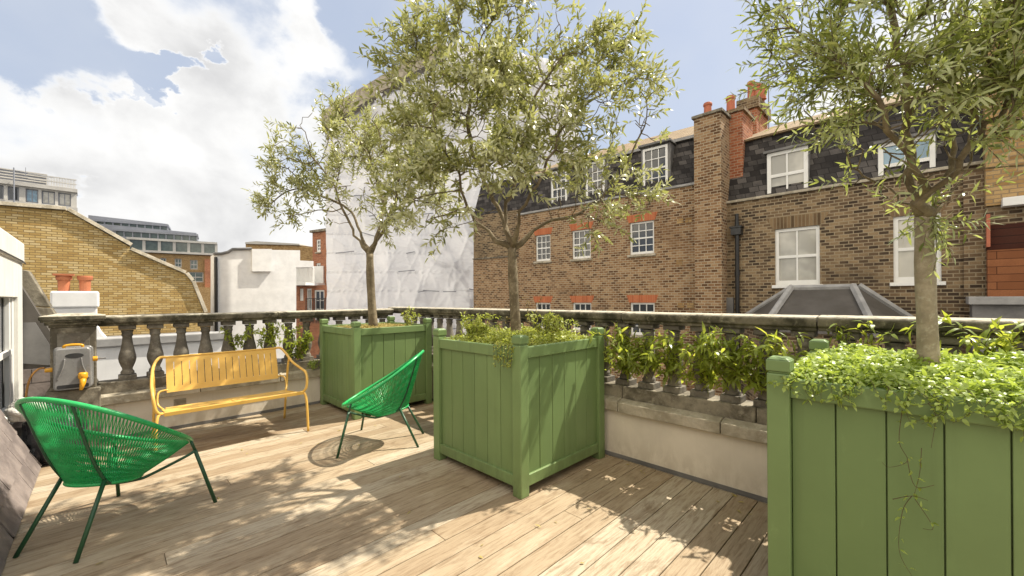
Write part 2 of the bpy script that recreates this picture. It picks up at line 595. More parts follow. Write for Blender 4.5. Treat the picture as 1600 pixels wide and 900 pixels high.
M['timberd'] = mat_brick('dark_red_boarding', [(0.055, 0.018, 0.012), (0.085, 0.03, 0.018)], (0.02, 0.01, 0.008), w=9.0, h=0.14, ms=0.006, soot_amt=0.1)
M['wrap'] = mat_wrap()
M['bark'] = mat_stone('olive_bark', (0.26, 0.21, 0.135), (0.13, 0.10, 0.06), (0.31, 0.265, 0.165), 0.5, 9.0)
M['barkl'] = mat_stone('pale_olive_bark', (0.44, 0.37, 0.26), (0.30, 0.245, 0.165), (0.48, 0.43, 0.32), 0.5, 9.0)
M['olive'] = mat_leaf('olive_leaf', [(0.0, (0.075, 0.095, 0.026)), (0.35, (0.20, 0.215, 0.062)), (0.7, (0.36, 0.365, 0.135)), (1.0, (0.58, 0.56, 0.30))],
                      (0.46, 0.46, 0.26), 0.30, 0.30, (0.66, 0.68, 0.16))
M['olive2'] = mat_leaf('dark_olive_leaf', [(0.0, (0.06, 0.09, 0.024)), (0.4, (0.15, 0.19, 0.050)), (0.75, (0.28, 0.31, 0.095)), (1.0, (0.48, 0.49, 0.23))],
                       (0.40, 0.43, 0.21), 0.30, 0.38, (0.68, 0.74, 0.14))
M['cover'] = mat_leaf('ground_cover_leaf', [(0.0, (0.13, 0.20, 0.028)), (0.4, (0.23, 0.33, 0.050)), (0.8, (0.33, 0.43, 0.085)), (1.0, (0.50, 0.55, 0.24))],
                      (0.34, 0.43, 0.10), 0.38, 0.45, (0.70, 0.80, 0.10))
M['herb'] = mat_leaf('yellow_green_herb', [(0.0, (0.17, 0.23, 0.034)), (0.4, (0.31, 0.38, 0.055)), (0.8, (0.45, 0.48, 0.10)), (1.0, (0.55, 0.44, 0.20))],
                     (0.36, 0.40, 0.09), 0.45, 0.42, (0.72, 0.75, 0.10))
M['moss'] = mat_leaf('dry_moss', [(0.0, (0.26, 0.20, 0.06)), (0.5, (0.40, 0.31, 0.09)), (1.0, (0.48, 0.40, 0.15))], (0.4, 0.32, 0.1), 0.7, 0.25, (0.5, 0.42, 0.1))
M['climber'] = mat_leaf('climber_leaf', [(0.0, (0.085, 0.14, 0.02)), (0.4, (0.19, 0.27, 0.038)), (0.8, (0.33, 0.40, 0.06)), (1.0, (0.52, 0.46, 0.09))],
                        (0.26, 0.33, 0.06), 0.36, 0.55, (0.80, 0.82, 0.08))
M['stem'] = mat_plain('brown_stem', (0.10, 0.065, 0.030), 0.8, (0.07, 0.045, 0.02), 20)
M['soil'] = mat_plain('dark_soil', (0.055, 0.040, 0.024), 0.95, (0.09, 0.065, 0.035), 14, 0, 0.8, 40)
M['plastic_grey'] = mat_plain('grey_plastic', (0.25, 0.245, 0.235), 0.28, (0.19, 0.185, 0.18), 4)
M['plastic_dark'] = mat_plain('dark_plastic', (0.02, 0.02, 0.02), 0.5, (0.03, 0.03, 0.03), 5)
M['plastic_yellow'] = mat_plain('yellow_plastic', (0.72, 0.36, 0.015), 0.38, (0.66, 0.30, 0.01), 8)
M['hose'] = mat_plain('orange_hose', (0.46, 0.22, 0.05), 0.45, (0.40, 0.19, 0.045), 12)
M['bag'] = mat_plain('black_plastic_sheet', (0.018, 0.018, 0.02), 0.35, (0.03, 0.03, 0.035), 5, 0, 0.9, 14)
M['cloth'] = mat_plain('pale_cloth', (0.55, 0.53, 0.48), 0.8, (0.42, 0.40, 0.36), 8, 0, 0.6, 20)
M['concrete'] = mat_plain('pale_concrete', (0.50, 0.48, 0.44), 0.8, (0.43, 0.41, 0.375), 0.5)
M['greymetal'] = mat_plain('grey_metal_cladding', (0.24, 0.25, 0.28), 0.5, (0.20, 0.21, 0.24), 0.4)
M['asphalt'] = mat_plain('street_asphalt', (0.055, 0.055, 0.055), 0.9, (0.04, 0.04, 0.04), 0.3)
M['roofslate_left'] = mat_plain('split_slate', (0.235, 0.195, 0.175), 0.75, (0.14, 0.115, 0.105), 5.0, 0, 0.5, 22)

# ------------------------------------------------------------------ ground, deck
GZ = -11.0
g = MB()
g.add([(-900, -900, GZ), (900, -900, GZ), (900, 900, GZ), (-900, 900, GZ)], [(0, 1, 2, 3)])
tag(g.build('ground', M['asphalt']), kind='structure')

DX0, DX1, DY0, DY1 = -0.40, 3.272, -1.80, 5.925
mb = MB()
bw, gap = 0.1505, 0.0055
y = DY0 + 0.06
row = 0
while y < DY1 - 0.01:
    y1 = min(y + bw - gap, DY1)
    xs = [DX0]
    if row % 3 == 1:
        xs.append(DX0 + [1.15, 2.55, 1.9, 2.9, 0.75, 2.2][(row // 3) % 6] + random.uniform(-0.15, 0.15))
    xs.append(DX1)
    for a, b in zip(xs[:-1], xs[1:]):
        dz = random.uniform(-0.0012, 0.0012)
        mb.box(a + 0.0012, b - 0.0012, y, y1, -0.030 + dz, dz)
    y += bw
    row += 1
tag(mb.build('deck', M['deck'], bevel=0.0022, seg=1), kind='structure')
mb = MB()
mb.box(DX0 - 0.3, 3.6, DY0, 6.25, -0.40, -0.034)
tag(mb.build('roof_slab', M['soil']), kind='structure')

# ------------------------------------------------------------------ balustrades
PROF = [(0.062, 0.0), (0.062, 0.055), (0.055, 0.06), (0.057, 0.075), (0.050, 0.088), (0.042, 0.098), (0.043, 0.115), (0.056, 0.145), (0.068, 0.180),
        (0.073, 0.210), (0.070, 0.240), (0.062, 0.275), (0.053, 0.315), (0.046, 0.355), (0.041, 0.395), (0.039, 0.43), (0.046, 0.437), (0.048, 0.450),
        (0.044, 0.458), (0.045, 0.475), (0.055, 0.492), (0.062, 0.502), (0.062, 0.545)]


def baluster_mesh(hgt):
    k = hgt / 0.545
    b = MB()
    b.box(-0.072, 0.072, -0.072, 0.072, 0, 0.05 * k)
    b.lathe([(r, z * k) for r, z in PROF if 0.05 < z < 0.50], n=22)
    b.box(-0.068, 0.068, -0.068, 0.068, 0.50 * k, hgt)
    return b


def stone_run(name, L, y0, y1, z0, z1, mat, parent, joint=1.0, prof=None):
    """stones laid end to end along x with fine joints"""
    b = MB()
    x = 0.0
    n = max(1, round(L / joint))
    for i in range(n):
        a, c = L * i / n, L * (i + 1) / n - (0.006 if i < n - 1 else 0)
        dz = random.uniform(-0.002, 0.002)
        if prof is None:
            b.box(a, c, y0, y1, z0 + dz, z1 + dz)
        else:
            b.prism(prof, lambda u, v, w: (w, u, v + dz), c, a)
    return b.build(name, mat, parent, bevel=0.008)


def balustrade(name, loc, rz, L, offs, zl0, zl1, zp, zc0, zc1, label):
    """local x along the wall, y away from the terrace (0 = rendered face)"""
    t = empty(name, loc, rz, label, 'balustrade')
    b = MB()
    b.box(0, L, 0.0, 0.27, -1.2, zl0)
    b.build('rendered_wall', M['render'], t)
    b = MB()
    b.box(0, L, -0.006, 0.0005, 0.0, 0.035)
    b.build('flashing', M['lead'], t)
    prof = [(-0.05, zl0), (-0.055, zl0 + 0.09), (0.02, zl1), (0.31, zl1), (0.31, zl0)]
    stone_run('ledge', L, 0, 0, 0, 0, M['ledge'], t, 0.85, prof)
    stone_run('plinth', L, 0.035, 0.25, zl1 - 0.01, zp, M['stone'], t, 1.1)
    cp = [(0.05, zc0), (0.05, zc0 + 0.022), (0.028, zc0 + 0.032), (0.020, zc1 - 0.022), (0.034, zc1 - 0.004), (0.15, zc1 + 0.004), (0.266, zc1 - 0.004),
          (0.280, zc1 - 0.022), (0.272, zc0 + 0.032), (0.25, zc0 + 0.022), (0.25, zc0)]
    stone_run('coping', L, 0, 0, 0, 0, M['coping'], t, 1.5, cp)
    first = None
    for i, x in enumerate(offs):
        if first is None:
            first = baluster_mesh(zc0 - zp + 0.004).build('baluster', M['baluster'], t, smooth=False, bevel=0.004, seg=1)
            me = first.data
            me.polygons.foreach_set('use_smooth', [len(p.vertices) == 4 and i_ > 5 for i_, p in enumerate(me.polygons)])
            o = first
        else:
            o = first.copy()
            COL.objects.link(o)
            o.parent = t
        o.location = (x, 0.145, zp - 0.002)
        o.rotation_euler = (0, 0, 0)
    return t


BX0 = -0.05
NB = 15
bal_far = balustrade('stone_balustrade', (BX0, 5.93, 0), 0.0, 3.28 - BX0, [0.174 + 0.228 * i - BX0 for i in range(14)], 0.38, 0.485, 0.60, 1.185, 1.29,
                     'weathered stone balustrade with urn balusters running behind the yellow bench')
# right wall: local x runs towards -Y
bal_right = balustrade('stone_balustrade', (3.28, 6.21, 0), R(-90), 8.6, [0.40 + 0.228 * i for i in range(35)], 0.425, 0.535, 0.645, 1.215, 1.315,
                       'weathered stone balustrade running behind the three green planters')
# stone pier at the left end
pier = empty('stone_pier', (-0.215, 6.05, 0), 0, 'square stone pier with moulded cap carrying the grey hose reel', 'pier')
b = MB()
b.box(-0.155, 0.155, -0.16, 0.16, 0.52, 1.19)
b.build('shaft', M['stone'], pier, bevel=0.008)
b = MB()
b.box(-0.185, 0.185, -0.19, 0.19, -0.3, 0.58)
b.build('base', M['stone'], pier, bevel=0.01)
b = MB()
for (e, z0, z1) in ((0.165, 1.19, 1.215), (0.19, 1.215, 1.245), (0.215, 1.245, 1.262), (0.225, 1.262, 1.305)):
    b.box(-e, e, -e, e, z0 + 0.001, z1)
b.hexa([(-.2, -.2, 1.3055), (.2, -.2, 1.3055), (.2, .2, 1.3055), (-.2, .2, 1.3055)], [(-.12, -.12, 1.325), (.12, -.12, 1.325), (.12, .12, 1.325), (-.12, .12, 1.325)])
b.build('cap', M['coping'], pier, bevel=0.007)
b = MB()
b.box(-0.11, 0.11, -0.166, -0.1605, 0.66, 1.13)
b.build('sunk_panel', M['baluster'], pier, bevel=0.004)

# little vent brick in the rendered wall behind the bench
b = MB()
b.box(-0.055, 0.055, -0.008, 0.0, -0.035, 0.035)
for i in range(4):
    b.box(-0.045, 0.045, -0.014, -0.008, -0.026 + i * 0.016, -0.018 + i * 0.016)
tag(b.build('air_vent', M['ledge'], loc=(0.60, 5.929, 0.30), bevel=0.002), 'small clay air vent in the rendered wall behind the bench', 'vent')

# ------------------------------------------------------------------ planters
S = 1.10


def make_planter():
    t = empty('planter')
    pw, hs = 0.088, S / 2
    for sx in (-1, 1):
        for sy in (-1, 1):
            cx, cy = sx * (hs - pw / 2), sy * (hs - pw / 2)
            b = MB()
            b.box(cx - pw / 2, cx + pw / 2, cy - pw / 2, cy + pw / 2, 0.0, 1.106)
            post = b.build('post', M['green'], t, bevel=0.006)
            b = MB()
            e = pw / 2 + 0.002
            b.box(cx - e + 0.008, cx + e - 0.008, cy - e + 0.008, cy + e - 0.008, 1.1065, 1.116)
            b.box(cx - e, cx + e, cy - e, cy + e, 1.1165, 1.166)
            b.hexa([(cx - e + .001, cy - e + .001, 1.1665), (cx + e - .001, cy - e + .001, 1.1665), (cx + e - .001, cy + e - .001, 1.1665), (cx - e + .001, cy + e - .001, 1.1665)],
                   [(cx - e + .014, cy - e + .014, 1.177), (cx + e - .014, cy - e + .014, 1.177), (cx + e - .014, cy + e - .014, 1.177), (cx - e + .014, cy + e - .014, 1.177)])
            b.build('cap', M['green'], post, bevel=0.004)
    L = S - 2 * pw
    for k in range(4):
        rot = Matrix.Rotation(R(90 * k), 4, 'Z')

        def tr(b):
            b.v = [tuple(rot @ Vector(p)) for p in b.v]
            return b
        b = MB()
        b.box(-L / 2 - .001, L / 2 + .001, -hs + 0.010, -hs + 0.055, 1.005, 1.088)
        tr(b).build('top_rail', M['green'], t, bevel=0.005)
        b = MB()
        b.box(-L / 2 - .001, L / 2 + .001, -hs + 0.010, -hs + 0.055, 0.066, 0.150)
        tr(b).build('bottom_rail', M['green'], t, bevel=0.005)
        b = MB()
        n = 6
        for i in range(n):
            a = -L / 2 + L * i / n
            g_ = random.uniform(0.0018, 0.0035)
            b.box(a + g_, a + L / n - g_, -hs + 0.030, -hs + 0.050, 0.140, 1.015)
        b.box(-L / 2, L / 2, -hs + 0.0515, -hs + 0.060, 0.10, 1.06)
        tr(b).build('board_panel', M['green'], t, bevel=0.002, seg=1)
    b = MB()
    e = hs - 0.062
    n = 14
    vs, fs = [], []
    for j in range(n + 1):
        for i in range(n + 1):
            vs.append((-e + 2 * e * i / n, -e + 2 * e * j / n, 1.035 + random.uniform(-0.012, 0.014)))
    for j in range(n):
        for i in range(n):
            a = j * (n + 1) + i
            fs.append((a, a + 1, a + n + 2, a + n + 1))
    b.add(vs, fs)
    b.build('soil', M['soil'], t, smooth=True)
    b = MB()
    b.box(-e, e, -e, e, 0.07, 0.10)
    b.build('floor_board', M['green'], t)
    return t


PC = [(2.655, 5.33), (2.655, 2.575), (2.655, -0.06)]
PL = ['green planter box in the far corner beside the yellow bench', 'green planter box in the middle, standing alone between its two like',
      'green planter box close to the viewer, overflowing with leafy ground cover']
planters = []
proto = make_planter()
for i, (x, y) in enumerate(PC):
    o = proto if i == 0 else copy_tree(proto)
    o.location = (x, y, 0)
    tag(o, PL[i], 'planter', 'green wooden planter boxes')
    planters.append(o)


# ------------------------------------------------------------------ leaves
def leaf_mesh(name, base, dirs, nrm, L, W, mat, parent=None, fold=0.25, droop=0.15, loc=None):
    """pointed folded leaves: 5 vertices, 4 triangles each (numpy arrays)"""
    n = len(base)
    dirs = dirs / (np.linalg.norm(dirs, axis=1, keepdims=True) + 1e-9)
    side = np.cross(dirs, nrm)
    side /= (np.linalg.norm(side, axis=1, keepdims=True) + 1e-9)
    up = np.cross(side, dirs)
    L = L.reshape(-1, 1)
    W = W.reshape(-1, 1)
    v = np.empty((n, 6, 3))
    v[:, 0] = base
    q1 = base + dirs * L * 0.30 + up * L * 0.02
    q2 = base + dirs * L * 0.66 - up * L * droop * 0.35
    v[:, 1] = q1 + side * W * 0.46 + up * W * fold
    v[:, 2] = q1 - side * W * 0.46 + up * W * fold
    v[:, 3] = q2 + side * W * 0.42 + up * W * fold * 0.6
    v[:, 4] = q2 - side * W * 0.42 + up * W * fold * 0.6
    v[:, 5] = base + dirs * L - up * L * droop
    idx = np.arange(n).reshape(-1, 1) * 6
    tri = np.array([[0, 2, 1], [1, 2, 4], [1, 4, 3], [3, 4, 5]]).reshape(1, 12)
    loops = (idx + tri).reshape(-1)
    me = bpy.data.meshes.new(name)
    me.vertices.add(n * 6)
    me.vertices.foreach_set('co', v.reshape(-1).astype(np.float32))
    me.loops.add(len(loops))
    me.loops.foreach_set('vertex_index', loops.astype(np.int32))
    me.polygons.add(n * 4)
    me.polygons.foreach_set('loop_start', np.arange(0, n * 12, 3).astype(np.int32))
    me.polygons.foreach_set('loop_total', np.full(n * 4, 3, dtype=np.int32))
    me.update(calc_edges=True)
    me.materials.append(mat)
    o = bpy.data.objects.new(name, me)
    COL.objects.link(o)
    if parent is not None:
        o.parent = parent
    if loc is not None:
        o.location = loc
    return o


def rand_unit(n):
    v = RNG.normal(size=(n, 3))
    return v / np.linalg.norm(v, axis=1, keepdims=True)


# ------------------------------------------------------------------ olive trees
def grow_tree(name, loc, trunk, limbs, blobs, natt, r_trunk, leafmat, barkmat, label, leafL, leafW, twig_n, twig_len, seed, step=0.07, spacing=0.021, branchmat=None):
    """space colonisation inside the crown's blobs; all points relative to loc"""
    rng = np.random.default_rng(seed)
    loc = Vector(loc)
    nodes, par = [], []

    def addn(p, q):
        nodes.append(np.array(p, float))
        par.append(q)
        return len(nodes) - 1

    last = -1
    for p in smooth_path(trunk, 4):
        last = addn(Vector(p) - loc, last)
    fork = last
    for lb in limbs:
        q = fork
        pts = smooth_path([trunk[-1]] + lb, 4)[1:]
        for p in pts:
            jit = rng.normal(0, 0.012, 3)
            q = addn(np.array(Vector(p) - loc) + jit, q)
    ntr = fork
    att = []
    for (c, r, wt) in blobs:
        k = max(3, int(natt * wt))
        c = np.array(Vector(c) - loc)
        u = rand_unit(k) * (rng.random((k, 1)) ** (1 / 2.4)) * r
        att.append(c + u * np.array([1, 1, 0.92]))
    att = np.concatenate(att)
    att = att[rng.permutation(len(att))]
    N = np.array(nodes)
    parent = list(par)
    start = ntr
    dmin = np.full(len(att), 1e9)
    near = np.zeros(len(att), int)
    d = np.linalg.norm(att[:, None] - N[None, start:], axis=2)
    near = d.argmin(1) + start
    dmin = d.min(1)
    alive = np.ones(len(att), bool)
    pts = [p for p in N]
    for it in range(90):
        if not alive.any():
            break
        newp, newpar = [], []
        ids = np.where(alive)[0]
        for nd in np.unique(near[ids]):
            a = ids[near[ids] == nd]
            v = att[a] - pts[nd]
            dist = np.linalg.norm(v, axis=1)
            v = (v / (dist[:, None] + 1e-9)).sum(0) + rng.normal(0, 0.18, 3)
            ln = np.linalg.norm(v)
            if ln < 1e-4:
                continue
            newp.append(pts[nd] + v / ln * step + np.array([0, 0, 0.004]))
            newpar.append(nd)
        if not newp:
            break
        base = len(pts)
        pts.extend(newp)
        parent.extend(newpar)
        A = np.array(newp)
        dd = np.linalg.norm(att[:, None] - A[None], axis=2)
        m = dd.argmin(1)
        mv = dd[np.arange(len(att)), m]
        upd = mv < dmin
        dmin[upd] = mv[upd]
        near[upd] = m[upd] + base
        alive &= dmin > step * 1.25
    PT = np.array(pts)
    n = len(PT)
    kids = [[] for _ in range(n)]
    for i, p in enumerate(parent):
        if p >= 0:
            kids[p].append(i)
    cnt = np.zeros(n)
    for i in range(n - 1, -1, -1):
        cnt[i] = max(1, sum(cnt[k] for k in kids[i]))
    mx = cnt[ntr]
    rad = 0.0020 + (r_trunk * 0.86 - 0.0020) * (cnt / mx) ** 0.60
    nt = ntr + 1
    for i in range(nt):
        rad[i] = r_trunk * (1.16 - 0.28 * i / nt) * (1.0 + 0.05 * math.sin(i * 1.7))
    rad[0] *= 1.15
    root = empty(name, loc, 0, label, 'tree')
    # branch tubes chain by chain
    bt, bb = MB(), MB()
    stack = [(0, None)]
    while stack:
        i, p = stack.pop()
        chain = [] if p is None else [p]
        c = i
        while True:
            chain.append(c)
            if not kids[c]:
                break
            ks = sorted(kids[c], key=lambda k: -cnt[k])
            if c == ntr:
                for k in ks:
                    stack.append((k, c))
                break
            for k in ks[1:]:
                stack.append((k, c))
            c = ks[0]
        rr = [float(rad[k]) for k in chain]
        if p is not None:
            rr[0] = rr[0] * 0.78 if p == ntr else min(rr[0] * 0.95, rr[1] * 1.35)
            if p == ntr and len(rr) > 3:
                rr[1] = max(rr[1], rr[0] * 0.86)
                rr[2] = max(rr[2], rr[0] * 0.74)
        (bt if p is None else bb).tube([PT[k] for k in chain], rr, 10 if max(rr) > 0.012 else (6 if max(rr) > 0.005 else 4), True)
    ax = PT[ntr] - PT[ntr - 1]
    ax = ax / np.linalg.norm(ax)
    rt = float(rad[ntr])
    bt.tube([PT[ntr] - ax * 0.001, PT[ntr] + ax * rt * 0.45, PT[ntr] + ax * rt * 0.8, PT[ntr] + ax * rt * 0.98], [rt * 0.999, rt * 0.88, rt * 0.58, rt * 0.15], 10)
    bt.build('trunk', barkmat, root, smooth=True)
    # twigs and leaves
    thin = np.where((rad < 0.0105) & (np.arange(n) > ntr))[0]
    tips = np.array([i for i in thin if not kids[i]])
    cen = PT[ntr] + np.array([0, 0, 0.5])
    cl = np.sin(PT @ (rng.normal(0, 1, (3, 7)) * 5.5) + rng.uniform(0, 6.28, 7)).sum(1)      # clumps and gaps
    wt = np.where(cl[thin] > -0.4, 1.0 + np.clip(cl[thin], 0, 3), 0.10)
    tips = np.array([i for i in tips if cl[i] > -1.8 or rng.random() < 0.4])
    src = np.concatenate([tips, rng.choice(thin, int(twig_n * 1.25), p=wt / wt.sum())])
    LB, LD, LN = [], [], []
    for i in src:
        p = PT[i]
        q = parent[i]
        d0 = p - PT[q]
        d0 /= np.linalg.norm(d0) + 1e-9
        out = p - cen
        out /= np.linalg.norm(out) + 1e-9
        d0 = d0 * 0.6 + out * 0.35 + np.array([0, 0, 0.22]) + rng.normal(0, 0.45, 3)
        d0 /= np.linalg.norm(d0)
        ln = twig_len * rng.uniform(0.45, 1.35) * (1.5 if rng.random() < 0.10 else 1.0)
        m = max(3, int(ln / spacing))
        bend = rng.normal(0, 0.35, 3) + np.array([0, 0, -0.15])
        line = []
        dcur = d0.copy()
        pc = p.copy()
        for k in range(m):
            line.append(pc.copy())
            pc = pc + dcur * ln / m
            dcur = dcur + bend / m
            dcur /= np.linalg.norm(dcur)
        bb.tube(line[::2] + [line[-1]], [0.0015] * len(line[::2]) + [0.0008], 3, False)
        ax = np.cross(dcur, rng.normal(size=3))
        ax /= np.linalg.norm(ax) + 1e-9
        for k in range(1, m):
            ax2 = np.cross(dcur, ax) if k % 2 else ax
            for sgn in (-1, 1):
                if rng.random() < 0.12:
                    continue
                fw = (line[k] - line[k - 1])
                fw /= np.linalg.norm(fw) + 1e-9
                dl = fw * rng.uniform(0.35, 0.9) + ax2 * sgn * rng.uniform(0.5, 0.95) + rng.normal(0, 0.2, 3)
                LB.append(line[k])
                LD.append(dl)
                LN.append(fw * 0.7 + np.array([0, 0, 0.6]) + rng.normal(0, 0.45, 3))
        LB.append(pc)
        LD.append(dcur)
        LN.append(np.array([0, 0, 1.0]) + rng.normal(0, 0.4, 3))
    bb.build('branches', branchmat or barkmat, root, smooth=True)
    LB, LD, LN = np.array(LB), np.array(LD), np.array(LN)
    k = len(LB)
    leaf_mesh('crown', LB, LD, LN, leafL * rng.uniform(0.6, 1.25, k), leafW * rng.uniform(0.7, 1.2, k), leafmat, root, 0.18, 0.10)
    print(name, 'nodes', n, 'leaves', k)
    return root


def blob(px, py, r, d, wt=1.0):
    return (P(px, py, d), r / F * d, wt)


# far tree in the corner planter
d1 = 5.645
tree_far = grow_tree(
    'olive_tree', (2.655 - 0.03, 5.33, 1.02),
    [Vector((2.625, 5.33, 1.0)), P(579, 440, d1), P(578, 397, d1)],
    [[P(556, 368, d1 - .05), P(537, 325, d1 - .1), P(520, 285, d1 - .15)],
     [P(602, 350, d1 + .05), P(618, 310, d1 - .1), P(624, 265, d1 - .15)],
     [P(590, 360, d1 - .1), P(600, 320, d1 + .2), P(585, 270, d1 + .3)],
     [P(560, 362, d1 + .1), P(548, 330, d1 + .3), P(490, 300, d1 + .4)]],
    [blob(500, 225, 58, d1 - .1, .9), blob(545, 195, 50, d1 + .2, .8), blob(462, 275, 46, d1, .8), blob(610, 215, 58, d1, .9), blob(580, 275, 62, d1 - .3, 1.1),
     blob(412, 318, 26, d1 + .1, .35), blob(435, 245, 30, d1 - .2, .35), blob(520, 165, 26, d1, .35), blob(655, 270, 48, d1 - .2, .8), blob(520, 320, 36, d1 - .2, .45),
     blob(620, 345, 34, d1 - .3, .45), blob(560, 240, 60, d1 + .5, .7), blob(655, 205, 44, d1 + .2, .6), blob(690, 320, 34, d1 - .1, .4), blob(450, 335, 24, d1, .25)],
    52, 0.052, M['olive'], M['bark'], 'olive tree with light airy crown growing from the far corner planter', 0.080, 0.021, 620, 0.18, 11, spacing=0.024)

# middle tree
d2 = 3.70
tree_mid = grow_tree(
    'olive_tree', (2.64, 2.58, 1.02),
    [Vector((2.64, 2.58, 1.0)), P(802, 440, d2), P(800, 388, d2)],
    [[P(752, 352, d2 - .05), P(726, 312, d2 - .1), P(715, 262, d2 - .2), P(690, 225, d2 - .3)],
     [P(790, 345, d2 - .02), P(800, 290, d2 + .05), P(818, 225, d2 + .1), P(830, 160, d2)],
     [P(778, 325, d2 + .15), P(752, 270, d2 + .25), P(730, 200, d2 + .2), P(740, 140, d2 + .2)],
     [P(848, 350, d2 + .05), P(905, 332, d2 + .1), P(955, 300, d2 + .15)],
     [P(815, 335, d2 - .25), P(850, 270, d2 - .35), P(880, 200, d2 - .35)]],
    [blob(650, 120, 58, d2, .7), blob(700, 60, 52, d2 + .1, .6), blob(745, 120, 72, d2 - .2, 1.0), blob(800, 50, 52, d2, .6), blob(850, 90, 70, d2 + .1, 1.0),
     blob(920, 90, 55, d2 - .1, .6), blob(965, 65, 34, d2, .25), blob(980, 160, 58, d2, .7), blob(900, 180, 70, d2 - .3, 1.0), blob(1015, 210, 34, d2 + .1, .3),
     blob(820, 190, 80, d2 + .4, 1.0), blob(740, 210, 70, d2 + .3, .9), blob(660, 200, 50, d2 - .2, .7), blob(690, 270, 46, d2 - .2, .6), blob(800, 260, 58, d2 - .4, .8),
     blob(870, 270, 56, d2 - .1, .7), blob(955, 290, 48, d2 + .1, .6), blob(925, 340, 34, d2 - .1, .35), blob(1005, 310, 30, d2, .25), blob(640, 320, 36, d2 - .1, .4),
     blob(690, 350, 30, d2, .3), blob(620, 60, 34, d2 + .1, .3), blob(600, 140, 28, d2, .25), blob(640, 260, 36, d2 + .2, .4), blob(740, 330, 26, d2 - .3, .25),
     blob(760, 20, 34, d2, .3), blob(860, 25, 30, d2, .25)],
    58, 0.044, M['olive'], M['bark'], 'olive tree with the widest full crown growing from the middle planter', 0.074, 0.0230, 900, 0.19, 23, spacing=0.024)

# near tree
d3 = 1.83
tree_near = grow_tree(
    'olive_tree', (2.62, -0.03, 1.02),
    [Vector((2.62, -0.03, 1.0)), P(1446, 440, d3), P(1443, 340, d3)],
    [[P(1428, 290, d3 + .02), P(1420, 220, d3 + .05), P(1412, 130, d3 + .05), P(1400, 40, d3)],
     [P(1478, 318, d3 - .02), P(1505, 275, d3), P(1515, 215, d3 + .05), P(1540, 120, d3 + .1)],
     [P(1462, 300, d3 + .08), P(1485, 250, d3 + .08), P(1475, 170, d3 + .05), P(1480, 60, d3)],
     [P(1412, 312, d3 + .1), P(1370, 285, d3 + .15), P(1330, 262, d3 + .2)],
     [P(1432, 260, d3 - .12), P(1380, 180, d3 - .2), P(1330, 100, d3 - .25)],
     [P(1470, 280, d3 - .12), P(1530, 210, d3 - .2), P(1590, 150, d3 - .25)]],
    [blob(1300, 50, 95, d3, 1.0), blob(1420, 30, 95, d3 - .05, 1.0), blob(1530, 60, 95, d3 - .2, 1.1), blob(1230, 110, 52, d3 + .05, .5), blob(1340, 155, 70, d3 - .1, .8),
     blob(1460, 150, 90, d3 - .2, 1.1), blob(1560, 180, 75, d3 - .25, .9), blob(1225, 40, 42, d3, .35), blob(1265, 190, 36, d3 + .15, .2), blob(1385, 225, 44, d3, .4),
     blob(1500, 240, 48, d3 - .2, .5), blob(1330, 285, 24, d3 + .15, .10), blob(1400, 200, 70, d3 + .1, .7), blob(1530, 140, 85, d3 - .15, .8), blob(1650, 110, 95, d3 - .35, .8),
     blob(1620, 235, 55, d3 - .35, .4), blob(1380, -110, 120, d3, .8), blob(1530, -110, 110, d3 - .2, .7), blob(1270, -80, 80, d3, .5), blob(1660, -40, 90, d3 - .3, .5),
     blob(1460, -230, 110, d3, .5)],
    44, 0.034, M['olive2'], M['barkl'], 'olive tree with pale smooth trunk growing from the planter closest to the viewer', 0.052, 0.0112, 760, 0.165, 5,
    step=0.05, spacing=0.021, branchmat=M['bark'])


